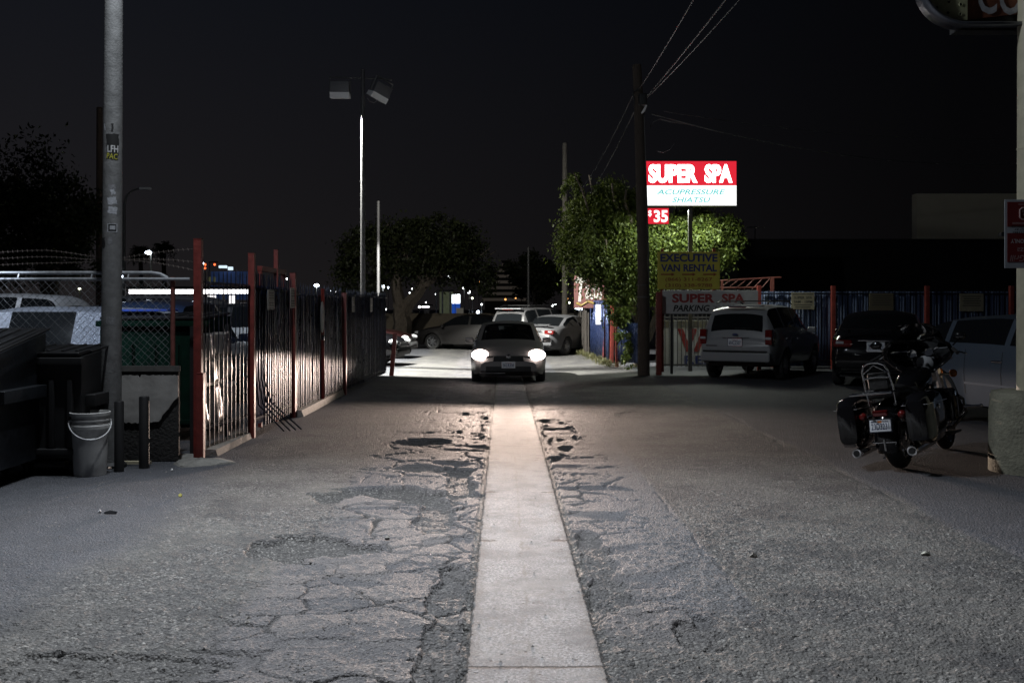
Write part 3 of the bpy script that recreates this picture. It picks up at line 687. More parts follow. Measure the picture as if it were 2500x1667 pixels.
    q = MB(); q.lathe([(.001,.05),(.085,.05),(.1,.02),(.1,0)], None, 24, Matrix.Translation((.76,-.13,.58)) @ Matrix.Rotation(R(90),4,'X')); part(q,'air_cleaner',CHROME)
    # tank
    def loft(secs, n=14, p=.8, name='tank', m=BLK):
        q = MB(); vs = []
        for (x, w, z0, z1) in secs:
            for k in range(n):
                a = 2*math.pi*k/n; ca, sa = math.cos(a), math.sin(a)
                vs.append((x, math.copysign(abs(ca)**p, ca)*w, (z0+z1)/2+math.copysign(abs(sa)**p, sa)*(z1-z0)/2))
        fs = [(i*n+j,i*n+(j+1)%n,(i+1)*n+(j+1)%n,(i+1)*n+j) for i in range(len(secs)-1) for j in range(n)]+[tuple(range(n)),tuple((len(secs)-1)*n+j for j in range(n))]
        q.add(vs, fs); return part(q, name, m, 50)
    loft([(.50,.05,.72,.80),(.58,.12,.70,.86),(.72,.165,.70,.93),(.92,.175,.72,.985),(1.10,.14,.76,.99),(1.22,.07,.84,.97)], name='fuel_tank')
    loft([(-.30,.05,.74,.80),(-.27,.16,.72,.83),(-.05,.185,.71,.85),(.10,.17,.70,.83),(.20,.185,.68,.79),(.42,.175,.66,.77),(.56,.12,.66,.80),(.62,.05,.68,.80)], name='seat', m=mat('seat_leather',(.02,.02,.021),.45,bump=.3,bscale=50), p=.6)
    # sissy bar, pad, rack
    q = MB(); hp = []
    for s in (-1,1): q.tube([(-.30,s*.13,.66),(-.34,s*.135,.82),(-.40,s*.125,1.0),(-.42,s*.10,1.055),(-.425,s*.05,1.08),(-.425,0,1.085)], .0105, n=10)
    q.tube([(-.375,-.13,.93),(-.378,0,.94),(-.375,.13,.93)], .008); q.tube([(-.40,-.12,.98),(-.42,0,1.06)], .006); q.tube([(-.40,.12,.98),(-.42,0,1.06)], .006)
    part(q,'sissy_bar',CHROME)
    q = MB(); q.rbox((-.335,0,.90), (.05,.20,.17), .022); part(q,'backrest_pad',mat('seat_leather'))
    q = MB(); 
    for s in (-1,1): q.tube([(-.20,s*.15,.785),(-.42,s*.19,.79),(-.60,s*.18,.80),(-.64,s*.12,.80),(-.65,0,.80)], .010)
    for k in range(4): q.tube([(-.34-k*.075,-.18,.79),(-.34-k*.075,.18,.79)], .007)
    q.tube([(-.64,-.2,.79),(-.64,.2,.79)], .012); part(q,'luggage_rack',CHROME)
    # tail light, plate
    q = MB(); q.rbox((-.405,0,.585), (.06,.15,.065), .02); part(q,'tail_light',BRED)
    M = RM(-.465,0,.47) @ Matrix.Rotation(R(-12),4,'X'); plate_mesh(t, M, .205, .115, '23D3231', ('MAY','CAL'))
    q = MB(); q.rbox((-.43,0,.47), (.03,.23,.135), .01); part(q,'plate_bracket',MBLACK)
    # handlebar, fairing, windshield, headlight
    q = MB()
    for s in (-1,1): q.tube([(1.30,s*.06,1.08),(1.30,s*.16,1.16),(1.16,s*.34,1.16),(.98,s*.44,1.10)], .0125)
    part(q,'handlebar',CHROME)
    for s in (-1,1):
        q = MB(); q.tube([(1.08,s*.385,1.135),(.94,s*.46,1.085)], .019); q.build('grip', RUB, t)
        q = MB(); q.tube([(1.14,s*.36,1.13),(1.13,s*.42,1.10),(1.0,s*.53,1.07)], .008); q.sphere((1.0,s*.53,1.07), .011); q.build('lever', CHROME, t)
    q = MB(); rows = []; nn = 15
    for (x, w, z) in ((1.34,.10,.86),(1.42,.20,.92),(1.46,.31,1.0),(1.44,.385,1.09),(1.38,.36,1.19),(1.32,.27,1.26),(1.28,.24,1.28)):
        rows.append([(x-.30*abs(-1+2*j/(nn-1))**2.2, w*(-1+2*j/(nn-1)), z+.012*abs(-1+2*j/(nn-1))) for j in range(nn)])
    q.add([p for r_ in rows for p in r_], [(i*nn+j,i*nn+j+1,(i+1)*nn+j+1,(i+1)*nn+j) for i in range(6) for j in range(nn-1)])
    o = part(q,'fairing',BLK,60); md = o.modifiers.new('thick','SOLIDIFY'); md.thickness = .02
    q = MB(); rows = []
    for (x, w, z) in ((1.33,.27,1.25),(1.27,.26,1.33),(1.20,.22,1.41),(1.17,.13,1.45)):
        rows.append([(x-.12*abs(-1+2*j/(nn-1))**2.2, w*(-1+2*j/(nn-1)), z) for j in range(nn)])
    q.add([p for r_ in rows for p in r_], [(i*nn+j,i*nn+j+1,(i+1)*nn+j+1,(i+1)*nn+j) for i in range(3) for j in range(nn-1)]); part(q,'windshield',glass_mat('smoke_glass',(.12,.12,.13)),60)
    q = MB(); q.lathe([(.001,.05),(.07,.04),(.095,0),(.09,-.1),(.05,-.14),(.001,-.15)], None, 24, Matrix.Translation((1.46,0,1.0)) @ Matrix.Rotation(R(90),4,'Y')); part(q,'headlight',LENS)
    q = MB(); 
    for s in (-1,1): q.lathe([(.001,.0),(.045,.0),(.05,.012),(.055,0)], None, 20, Matrix.Translation((1.24,s*.09,1.12)) @ Matrix.Rotation(R(-60),4,'Y'))
    part(q,'gauges',CHROME)
    q = MB(); q.tube([(.62,.12,.20),(.55,.36,.0+.03)], .012); q.rbox((.55,.37,.03), (.08,.04,.01), .003); part(q,'kickstand',CHROME)
    # bike frame: x forward, y left. heading 40 deg right of the alley axis, leaning left on its stand
    t.rotation_mode = 'XYZ'; t.rotation_euler = (R(-8), 0, R(90-38)); t.scale = (1.02,1.02,1.02)
    return t
motorcycle()
# ------------------------------------------------------------------ left fence: posts, panels, signs
def fx(y): return float(np.interp(y, [10.9,12.7,15,19.1,24.4], [-3.36,-3.21,-3.17,-3.06,-2.86]))
POSTG = 'red posts of the left fence'
def red_post(y, h, w, label, dx=0, name='fence_post'):
    q = MB(); x = fx(y)+dx; z = GZ(x,y)-.05; q.rbox((0,0,h/2), (w,w,h), .006); q.box((0,0,h+.002), (w*1.06,w*1.06,.006))
    o = q.build(name, REDP, None, loc=(x,y,z)); tag(o, label, 'fence post', POSTG); return o
p1 = red_post(10.95, 2.46, .085, 'tallest red post where the chain link meets the bar fence')
red_post(10.72, 1.0, .075, 'short stubby red post in front of the tallest red post', .10, 'bollard_post')
red_post(12.7, 2.40, .08, 'red post with a bright upper half between the see-through bars and the blue gate')
red_post(15.0, 2.22, .085, 'thin red gate post at the near end of the long barred gate')
red_post(19.1, 2.0, .10, 'dark red post between the long barred gate and the far blue sheet fence')
q = MB(); q.rbox((0,0,.5), (.10,.10,1.05), .006, None, Matrix.Rotation(R(5),4,'Y')); o = q.build('fence_post', REDP, None, loc=(fx(24.4)+.1,24.55,0)); tag(o, 'short leaning red post at the far end of the blue fence', 'fence post', POSTG)
q = MB(); q.rbox((-.08,14.5,1.25), (.06,.06,2.5), .005); q.rbox((-.10,14.35,2.19), (.07,1.5,.07), .005); q.rbox((-.1,13.63,1.1), (.05,.05,2.16), .005); q.rbox((-.1,15.07,1.1), (.06,.06,2.2), .005)
o = q.build('gate_frame', REDP, None, loc=(fx(14.4)-.05,0,0)); tag(o, 'red rectangular gate frame rising behind the blue barred gate', 'gate frame')
def spear(q, x, y, z0, z1, w=.017, lean=0, m=None):
    q.add([(x-w/2,y-w/2,z0),(x+w/2,y-w/2,z0),(x+w/2,y+w/2,z0),(x-w/2,y+w/2,z0),(x-w/2+lean,y-w/2,z1-.07),(x+w/2+lean,y-w/2,z1-.07),(x+w/2+lean,y+w/2,z1-.07),(x-w/2+lean,y+w/2,z1-.07),(x+lean,y,z1)],
          [(0,3,2,1),(0,1,5,4),(1,2,6,5),(2,3,7,6),(3,0,4,7),(4,5,8),(5,6,8),(6,7,8),(7,4,8)], m)
def bar_panel(name, label, y0, y1, step, top, sheet=None, rails=(.22,1.85), bent=False, wob=.01, cat='fence', sheet_back=.05, z0=.08, bw=.017):
    t = thing(name, label, cat, (fx((y0+y1)/2),(y0+y1)/2,0)); ox, oy = t.location.x, t.location.y
    n = int((y1-y0)/step); rnd = random.Random(int(y0*10))
    for k in range(1, n):
        y = y0+(y1-y0)*k/n; q = MB(); x = fx(y)-ox
        if bent and k < 5:
            kk = .5; q.tube([(x,y-oy,top+rnd.uniform(-.01,.01)),(x,y-oy,.75),(x+.06*k*.4,y-oy+.02,.40),(x+.26+.06*k,y-oy-.05*k+.25,.03)], .010, n=4)
        else: spear(q, x+rnd.uniform(-wob,wob)*.4, y-oy, z0, top+rnd.uniform(-.02,.03), bw, rnd.uniform(-wob,wob))
        q.build('bar', BARF, t, None)
    for i, rz in enumerate(rails):
        q = MB(); a = Vector((fx(y0)-ox-.02, y0-oy, rz)); b = Vector((fx(y1)-ox-.02, y1-oy, rz+(.0))); q.tube([a,b], .022, n=4); q.build('rail', BARF, t, None)
    if sheet:
        q = MB(); ny = int((y1-y0)/.035); za, zb = sheet
        for k in range(ny):
            for (ya, yb, i) in ((y0+(y1-y0)*k/ny, y0+(y1-y0)*(k+1)/ny, k),):
                def off(i): return -sheet_back+.010*math.sin(i*math.pi/2)
                q.quad((fx(ya)-ox+off(i),ya-oy,za),(fx(yb)-ox+off(i+1),yb-oy,za),(fx(yb)-ox+off(i+1),yb-oy,zb),(fx(ya)-ox+off(i),ya-oy,zb))
        s = q.build('metal_sheet', BLUEF, t, 60); md = s.modifiers.new('t','SOLIDIFY'); md.thickness = .003
    return t
bar_panel('barred_fence', 'see-through iron bar fence with spear tips in front of the white crumpled panel', 11.0, 12.65, .135, 2.12, rails=(.30,1.93), bw=.011)
bar_panel('blue_gate', 'blue gate with bent bars sticking out at its foot', 12.78, 14.95, .115, 2.10, sheet=(.12,1.95), rails=(.2,1.9), bent=True, cat='gate')
bar_panel('long_barred_gate', 'long dark barred gate with a thin middle post and an oval lock plate', 15.06, 19.03, .105, 2.03, sheet=(.14,1.88), rails=(.16,1.86), wob=.02, cat='gate')
bar_panel('blue_sheet_fence', 'blue corrugated sheet fence with bars, the far end of the left fence', 19.17, 24.4, .13, 2.02, sheet=(.05,1.93), rails=(.15,1.9))
q = MB(); x = fx(17)
q.tube([(x+.03,17.0,.1),(x+.03,17.0,1.98)], .03, n=4); 
M = Matrix.Translation((x+.05,16.85,1.62)) @ Matrix.Rotation(R(90),4,'Z') @ Matrix.Rotation(R(90),4,'X')
gp = bpy.data.objects['long_barred_gate']; 
def local_build(mb, name, m, par):
    o = mb.build(name, m, par); o.matrix_parent_inverse = par.matrix_world.inverted() if False else Matrix.Translation(-par.location); return o
local_build(q, 'middle_post', REDP, gp)
q = MB(); q.sphere((x+.05,16.85,1.5), (.02,.17,.27)); local_build(q, 'lock_plate', mat('plate_grey',(.3,.3,.31),.5,noise=.2), gp)
q = MB(); q.rbox((x+.06,16.88,1.15), (.05,.06,.09), .012); local_build(q, 'padlock', CHROME, gp)
q = MB(); q.prism([(fx(15.0)-.04,.0),(fx(15)+.14,.0),(fx(15)+.11,.10),(fx(15)-.04,.11)],'y',15.1,19.0); o = q.build('fence_footing', CONC); tag(o, 'rough concrete kerb under the long barred gate', 'footing')
q = MB(); q.prism([(fx(11.8)-.12,0),(fx(11.8)+.10,0),(fx(11.8)+.08,.07),(fx(11.8)-.1,.08)],'y',11.1,12.6); o = q.build('fence_footing', CONC); tag(o, 'rough concrete kerb under the see-through bars', 'footing')
# concrete dollops round the first posts
rnd = random.Random(3)
def dollop(x, y, rx, ry, label):
    q = MB(); n = 26; prof = [(0,.05),(.35,.045),(.7,.032),(.9,.015),(1.0,-.01)]; vs = []; fs = []
    for (r_, z) in prof:
        for j in range(n):
            a = 2*math.pi*j/n; w = 1+.16*math.sin(3*a+1)+.1*math.sin(7*a+2)+rnd.uniform(-.05,.05); vs.append((r_*rx*w*math.cos(a), r_*ry*w*math.sin(a), z+rnd.uniform(-.006,.006)))
    for i in range(len(prof)-1):
        for j in range(n): fs.append((i*n+j,i*n+(j+1)%n,(i+1)*n+(j+1)%n,(i+1)*n+j))
    q.add(vs, fs); tag(q.build('concrete_footing', CONC, loc=(x,y,GZ(x,y))), label, 'footing')
dollop(-3.22,10.62,.32,.26,'lumpy concrete poured round the foot of the short red post')
dollop(-3.62,11.0,.30,.16,'crumbled concrete at the foot of the tallest red post')
# white crumpled panel behind the bars (folded sheet metal, strap gaps)
t = thing('crumpled_panel', 'shiny white crumpled sheet metal panel behind the see-through bars', 'metal panel', (-3.43,11.85,0), 0)
SHEET = mat('white_sheet', (.50,.48,.48), .27, metal=.6, noise=.15, nscale=3, bump=.3, bscale=6)
for (za, zb) in ((.30,.74),(.78,1.04),(1.08,1.36)):
    q = MB(); nx_, nz_ = 24, 8; vs = []
    for i in range(nx_+1):
        for j in range(nz_+1):
            y = -.72+1.44*i/nx_; z = za+(zb-za)*j/nz_
            vs.append((.035*math.sin(y*9+z*3)+.03*math.sin(y*23+z*7)*(1.4-z)+.10*(.6-z if z<.6 else 0)*math.sin(y*15), y, z))
    fs = [(i*(nz_+1)+j,(i+1)*(nz_+1)+j,(i+1)*(nz_+1)+j+1,i*(nz_+1)+j+1) for i in range(nx_) for j in range(nz_)]
    q.add(vs, fs); s = q.build('sheet', SHEET, t, 60); md = s.modifiers.new('t','SOLIDIFY'); md.thickness = .004
for z in (.76,1.06):
    q = MB(); q.box((-.02,0,z), (.03,1.5,.05)); q.build('strap', MBLACK, t)
for y in (-.7,.7):
    q = MB(); q.box((-.05,y,.72), (.05,.05,1.45)); q.build('frame_post', MBLACK, t)
# notice boards on the fence
NB = mat('notice_board', (.20,.19,.17), .55, noise=.3, nscale=20); NT = mat('notice_ink', (.03,.03,.03), .6)
def fence_notice(y, z, w, h, label, rz=-78):
    x = fx(y)+.03; t = thing('notice_board', label, 'notice', (x,y,z), R(90+(-12 if False else 0)), 'small notices wired to the left fence')
    M = Matrix.Rotation(R(90),4,'X'); q = MB(); q.rbox((0,0,0), (w,h,.012), .004, NB, M)
    for k in range(7):
        if k == 3: continue
        q.box((0,-h*.40+k*h*.125,.0075), (w*.8,h*.05,.001), NT, M)
    q.build('board', None, t)
fence_notice(13.55,1.76,.36,.27,'grey notice board on the bent-bar gate beside the bright-topped red post')
fence_notice(14.85,1.80,.32,.30,'pale notice board fixed to the thin red gate post')
fence_notice(19.9,1.72,.34,.30,'first small notice on the far blue sheet fence')
fence_notice(22.0,1.72,.34,.30,'second small notice near the end of the far blue sheet fence')

# ------------------------------------------------------------------ chain link fence with low board wall
t = thing('chain_link_fence', 'chain link fence on double steel rails with barbed wire above', 'fence', (-4.9,10.85,0))
def L_(x, y, z): return (x+4.9, y-10.85, z)
X0, X1 = -6.6, -3.62; zt = 1.97; zb_ = .96
q = MB(); q.tube([L_(X0,10.9,2.035),L_(-5.32,10.9,2.035),L_(-3.85,10.9,2.035),L_(-3.76,10.9,2.02),L_(-3.69,10.9,1.985),L_(-3.66,10.9,1.95)], .020, n=10); q.build('top_rail', STEEL, t)
q = MB(); q.tube([L_(X0,10.86,1.965),L_(-3.42,10.86,1.965)], .018, n=10); q.build('second_rail', STEEL, t)
q = MB()
for x in (-5.75,-5.3,-4.5,-4.1): q.tube([L_(x,10.9,2.04),L_(x,10.86,1.96)], .009, n=6)
q.build('rail_tie', STEEL, t)
for x in (-6.3,-3.62):
    q = MB(); q.tube([L_(x,10.9,0),L_(x,10.9,1.99)], .026, n=12); q.build('post', mat('rusty_post',(.16,.05,.04),.6,noise=.4) if x > -4 else STEEL, t)
wire = MB(); pit = .078; rnd = random.Random(5)
nW = int((X1-X0+(zt-zb_))/pit)+2
for k in range(nW):
    for s in (-1,1):
        # each wire runs diagonally, weaving front and back
        xa = X0+k*pit; pts = []
        if s > 0: xa -= (zt-zb_)
        steps = 26
        for i in range(steps+1):
            zz = zb_+(zt-zb_)*i/steps; x = xa+s*(zz-zb_) if s > 0 else xa-(zz-zb_)
            sag = .012*math.sin(x*5+zz*4)
            if X0 <= x <= X1: pts.append(L_(x+.010*math.sin(zz*9+x*2), 10.84+.004*(1 if (i+k)%2 else -1)+sag, zz+.01*math.sin(x*3.1)))
        if len(pts) > 1: wire.tube(pts, .0024, n=3, cap=False)
wire.build('wire_mesh', mat('mesh_wire',(.42,.43,.45),.45,metal=.6), t, None)
for (z0, zp) in ((2.13,2.30),(2.2,2.16),(2.27,2.07)):
    q = MB(); pts = [L_(X0+(-3.4-X0)*i/16, 10.9, z0+.0+(zp-z0)*max(0,(i-8)/8)**1.3*1.0+.012*math.sin(i)) for i in range(17)]; q.tube(pts, .0028, n=3)
    for i in range(1, 60):
        f = i/60*16; a = Vector(pts[int(f)]).lerp(Vector(pts[min(16,int(f)+1)]), f%1); q.tube([a+Vector((-.008,.01,.014)),a+Vector((.008,-.01,-.014))], .002, n=3); 
    q.build('barbed_wire', mat('rust_wire',(.10,.08,.07),.6,metal=.4), t, None)
BOARD = mat('board_paint', (.36,.345,.33), .65, noise=.25, nscale=3.5, bump=.3, bscale=8)
t = thing('low_board_wall', 'low wall of scuffed pale boards torn off to black below, under the chain link', 'wall', (-4.7,10.72,0))
def LB(x,z,y=0): return (x+4.7,y,z)
q = MB(); q.rbox((.0,.03,.49), (2.4,.05,.98), .01); q.build('backing', mat('tar_board',(.035,.033,.032),.85,bump=.6,bscale=30,noise=.3), t)
def torn(x0, x1, zt_, base, name, seed, m):
    r_ = random.Random(seed); n = 30; top = []; bot = []
    for i in range(n+1):
        x = x0+(x1-x0)*i/n; top.append(LB(x, zt_+r_.uniform(-.008,.004)-(.03 if r_.random()<.15 else 0))); bot.append(LB(x, base(x)+r_.uniform(-.012,.012)))
    q = MB(); poly = [(p[0],p[2]) for p in top]+[(p[0],p[2]) for p in bot[::-1]]; q.prism(poly,'y',-.018,.003); q.build(name, m, t)
torn(-4.12,-3.50,.93, lambda x: .42 if x < -3.72 else .42+(x+3.72)*1.3, 'torn_board', 2, BOARD)
torn(-5.88,-4.55,.96, lambda x: .30, 'torn_board', 4, BOARD)
q = MB(); q.box(LB(-3.8,1.0,-.01), (.64,.03,.06)); q.build('cap_board', mat('cap_dark',(.10,.095,.09),.7,noise=.3), t)
o = tag(MB().box((0,0,0),(.9,.05,.03)).build('timber_offcut', mat('pale_timber',(.45,.40,.28),.7), loc=(-4.15,10.45,.03)), 'thin pale timber strip on the ground behind the black bollards', 'timber')

# ------------------------------------------------------------------ big pole with stickers, street lamp head above
PZ = GZ(-4.3,10.35)
t = thing('light_pole', 'thick grey street light pole plastered with stickers by the buckets', 'pole', (-4.085,10.35,0))
t.rotation_euler = (0,R(.4),0)
q = MB(); q.lathe([(.106,0),(.103,1.0),(.096,3.0),(.088,5.2),(.080,8.2),(.001,8.25)], None, 40); q.build('shaft', mat('pole_concrete',(.165,.165,.165),.55,noise=.3,nscale=10,bump=.25,bscale=50), t)
q = MB(); q.lathe([(.16,0),(.16,.03),(.125,.06)], None, 24); q.build('base_plate', MBLACK, t)
q = MB(); q.tube([(0,0,7.9),(.5,.2,8.35),(1.2,.5,8.5),(1.8,.8,8.5)], .03); q.build('arm', STEEL, t)
q = MB(); q.rbox((2.0,.9,8.48), (.6,.28,.12), .04, None); q.build('lamp_head', MBLACK, t)
def sticker(z, w, h, ang, col, name='sticker', txt=None, ink=None, roll=0, z_r=None, border=False):
    """paper curved round the shaft"""
    rr = float(np.interp(z,[0,1,3,5.2,8.2],[.106,.103,.096,.088,.080]))+.0012
    q = MB(); n = 8; k2 = 6; vs = []; r_ = random.Random(int(z*100))
    def wrap(u_, v_, d=0):
        a = R(-90+ang)+u_/rr; return ((rr+d)*math.cos(a), (rr+d)*math.sin(a), z+v_)
    c, s_ = math.cos(R(roll)), math.sin(R(roll))
    for i in range(n+1):
        for j in range(k2+1):
            uu = -w/2+w*i/n; vv = -h/2+h*j/k2
            if (i in (0,n) or j in (0,k2)): uu += r_.uniform(-.006,.006); vv += r_.uniform(-.006,.006)
            vs.append(wrap(uu*c-vv*s_, uu*s_+vv*c))
    q.add(vs, [(i*(k2+1)+j,(i+1)*(k2+1)+j,(i+1)*(k2+1)+j+1,i*(k2+1)+j+1) for i in range(n) for j in range(k2)], col)
    if txt:
        cu = bpy.data.curves.new('t','FONT'); cu.body = txt; cu.offset = .02; cu.resolution_u = 2
        o = bpy.data.objects.new('t',cu); me = bpy.data.meshes.new_from_object(o); V = [v.co.copy() for v in me.vertices]; Fc = [tuple(p.vertices) for p in me.polygons]
        bpy.data.objects.remove(o); bpy.data.curves.remove(cu); bpy.data.meshes.remove(me)
        x0 = min(v.x for v in V); x1 = max(v.x for v in V); y0 = min(v.y for v in V); y1 = max(v.y for v in V)
        out = []
        for v in V:
            uu = -w*.45+w*.9*(v.x-x0)/(x1-x0); vv = -h*.4+h*.8*(v.y-y0)/(y1-y0); out.append(wrap(uu*c-vv*s_, uu*s_+vv*c, .0012))
        q.add(out, Fc, ink)
    if border:
        for (ua,ub,va,vb) in ((-w/2,w/2,h*.42,h*.5),(-w/2,w/2,-h*.5,-h*.42),(-w/2,-w*.40,-h/2,h/2),(w*.40,w/2,-h/2,h/2),(-w*.25,w*.3,-h*.2,h*.25)):
            vs = []
            for i in range(7):
                for vv in (va,vb): uu = ua+(ub-ua)*i/6; vs.append(wrap(uu,vv,.001))
            q.add(vs, [(2*i,2*i+2,2*i+3,2*i+1) for i in range(6)], ink)
    q.build(name, None, t, 80)
S_BK = mat('sticker_black',(.02,.02,.02),.5); S_W = mat('sticker_white',(.40,.41,.44),.6,noise=.35,nscale=60); S_Y = mat('sticker_yellow',(.38,.36,.05),.5); S_G = mat('sticker_grey',(.20,.20,.21),.6,noise=.5,nscale=50)
zp = lambda py: H0-(py-CY)/F*10.25
sticker(zp(341), .13,.12, 20, S_BK, roll=4)
sticker(zp(363), .12,.09, 22, S_BK, txt='LFH', ink=mat('sticker_ink_white',(.55,.55,.55),.5))
sticker(zp(381), .12,.075, 18, S_BK, txt='PAC', ink=S_Y, roll=-4)
sticker(zp(310), .02,.07, -35, S_W, roll=15); sticker(zp(312), .02,.08, 18, S_BK)
sticker(zp(457), .07,.07, 18, S_G); sticker(zp(468), .04,.05, 24, S_W, roll=20)
sticker(zp(490), .09,.075, 20, S_W, roll=12); sticker(zp(513), .09,.07, 22, S_W, roll=-8)
sticker(zp(556), .10,.09, 22, S_BK, ink=S_W, border=True)
sticker(zp(588), .05,.07, 8, S_G, roll=10); sticker(zp(592), .09,.10, -48, S_BK); sticker(zp(783), .09,.08, 14, S_G)

# ------------------------------------------------------------------ buckets, bollards, bins
PLAS = mat('bucket_plastic',(.50,.50,.49),.5,noise=.15,nscale=10); 
def bucket(z, label, handle, h, x=-4.09, y=9.85):
    t = thing('bucket', label, 'bucket', (x,y,GZ(x,y)+z), R(25), 'stacked plastic buckets')
    r0 = .150
    if not handle: q = MB(); q.lathe([(.001,.004),(r0,0),(r0+.002,.015),(.170,h-.04),(.186,h-.035),(.188,h-.004),(.184,h),(.176,h),(.172,h-.02),(.150,.012),(.001,.012)], None, 48); q.build('body', PLAS, t); return t
    q = MB(); q.lathe([(.001,.004),(r0,0),(r0+.002,.015),(.170,h-.13),(.184,h-.128),(.184,h-.115),(.171,h-.113),(.172,h-.085),(.186,h-.083),(.186,h-.070),(.173,h-.068),(.174,h-.035),(.190,h-.033),(.192,h-.004),(.188,h),(.178,h),(.174,h-.02),(.150,.012),(.001,.012)], None, 48); q.build('body', PLAS, t)
    if handle:
        q = MB(); pts = []
        for i in range(17):
            a = math.pi*i/16; pts.append((.196*math.cos(a), -.16*math.sin(a)-.05*math.sin(a), h-.10-.155*math.sin(a)))
        q.tube(pts, .006, WHITE); q.tube(pts[7:10], .010, WHITE); q.build('handle', None, t)
        q = MB(); 
        for s in (-1,1): q.rbox((s*.187,0,h-.10), (.02,.035,.04), .006)
        q.build('ear', PLAS, t)
    return t
bucket(0, 'lower grey plastic bucket standing on the ground beside the sticker covered pole', False, .50)
bucket(.24, 'upper grey plastic bucket with wire handle nested in the lower bucket', True, .385)
BG = 'black steel bollards by the board wall'
for (x, y, h, r_, lab) in ((-3.88,10.05,.73,.047,'black pipe bollard nearest the sticker covered pole'),(-3.71,10.28,.76,.052,'black pipe bollard in front of the torn board, right of its twin'),(-4.30,10.1,.72,.05,'black pipe bollard mostly hidden behind the buckets')):
    q = MB(); q.lathe([(r_,0),(r_,h-.01),(r_-.006,h),(.001,h+.004)], None, 24); tag(q.build('bollard', MBLACK, loc=(x,y,GZ(x,y)-.02)), lab, 'bollard', BG)
DUMP = mat('dumpster_paint',(.006,.008,.011),.45,noise=.5,nscale=6,bump=.25,bscale=14)
def dumpster(x, y, w, d, h, lab, rz, lid_slope=.18, mt=DUMP, g='black dumpsters'):
    t = thing('dumpster', lab, 'dumpster', (x,y,GZ(x,y)), R(rz), g)
    q = MB(); q.prism([(-d/2,.17),(d/2,.17),(d/2,h),(-d/2,h-lid_slope)],'x',-w/2,w/2); q.build('body', mt, t)
    q = MB()
    for k in range(5): q.rbox((-w/2+.1+k*(w-.2)/4,-d/2-.02,h*.5), (.05,.05,h*.55), .008)
    q.rbox((0,-d/2-.03,.24), (w+.04,.07,.06), .01); q.rbox((0,-d/2-.03,h-lid_slope-.04), (w+.06,.08,.07), .01)
    for s in (-1,1): q.rbox((s*(w/2+.05),0,h*.60), (.10,d*.7,.12), .01)
    q.build('ribs', mt, t)
    for s in (-1,1):
        q = MB(); a = math.atan2(lid_slope,d); M = Matrix.Translation((s*w/4,0,h-lid_slope/2+.03)) @ Matrix.Rotation(a,4,'X'); q.rbox((0,0,0), (w/2-.02,d+.08,.035), .012, None, M)
        for k in range(4): q.rbox((-w/4+.12+k*.14,0,.022), (.03,d*.9,.02), .006, None, M)
        q.build('lid', mat('lid_plastic',(.012,.012,.013),.42,noise=.3,nscale=8), t)
    for sx_ in (-1,1):
        for sy in (-1,1):
            q = MB(); q.lathe([(.001,-.02),(.07,-.02),(.078,0),(.07,.02),(.001,.02)], None, 20, Matrix.Translation((sx_*(w/2-.12),sy*(d/2-.1),.078)) @ Matrix.Rotation(R(90),4,'Y')); q.rbox((sx_*(w/2-.12),sy*(d/2-.1),.15), (.07,.09,.06), .01); q.build('caster', MBLACK, t)
    return t
dumpster(-5.05,9.35,.95,1.2,1.40,'nearest black dumpster with a sloped lid, cut by the picture edge',0,.22)
dumpster(-4.62,10.12,.92,.62,1.22,'black wheeled bin between the nearest dumpster and the buckets',0,.05, MBLACK, 'black dumpsters')
GREEN = mat('green_dumpster_paint',(.0015,.013,.008),.9,spec=.1,noise=.4,nscale=6,bump=.2,bscale=10)
dumpster(-4.35,12.9,1.35,1.0,1.55,'tall green dumpster behind the chain link next to the tallest red post',0,.05,GREEN,'green dumpster')
q = MB(); q.rbox((0,0,0), (.7,.4,.03), .008); tag(q.build('box', mat('blue_box',(.02,.06,.35),.5), loc=(-4.6,12.8,1.62)), 'bright blue flat box on top of the green dumpster', 'box')
# litter
rnd = random.Random(11)
LIT = 'scraps of litter on the asphalt'
for (px, py, w, d, c, lab) in ((440,1213,.04,.02,(.45,.42,.10),'yellow green leaf curled on the left apron'),(270,1255,.12,.006,(.3,.3,.3),'thin pale stick of litter left of the alley'),(243,1252,.025,.02,(.4,.42,.45),'small crumpled white paper beside the pale stick'),(148,1590,.03,.015,(.35,.35,.35),'white scrap near the bottom left corner'),(268,1145,.035,.03,(.65,.5,.4),'small orange and white wrapper at the foot of the buckets'),(1840,1355,.06,.012,(.35,.33,.30),'short pale twig on the right asphalt'),(946,1312,.04,.02,(.3,.29,.27),'flat pale stone chip among the cracked plates left of the strip'),(420,1150,.03,.02,(.6,.6,.6),'tiny white scrap in front of the short red post'),(2260,1355,.07,.014,(.35,.35,.3),'dry stem on the right asphalt nearest the parking lot')):
    Y = H0*F/(py-CY); X = (px-CX)/F*Y; q = MB(); vs = []; n = 9
    for i in range(n):
        a = 2*math.pi*i/n; vs.append((math.cos(a)*w/2*rnd.uniform(.7,1.1), math.sin(a)*d*.9*rnd.uniform(.7,1.2), rnd.uniform(.004,.022)))
    vs.append((0,0,.03)); vs += [(v[0]*.9,v[1]*.9,0) for v in vs[:n]]
    fs = [(i,(i+1)%n,n) for i in range(n)]+[(i,(i+1)%n,n+1+(i+1)%n,n+1+i) for i in range(n)]
    q.add(vs, fs); tag(q.build('litter', mat('litter_%d'%px, c, .7), loc=(X,Y,GZ(X,Y)+.002)), lab, 'litter', LIT)
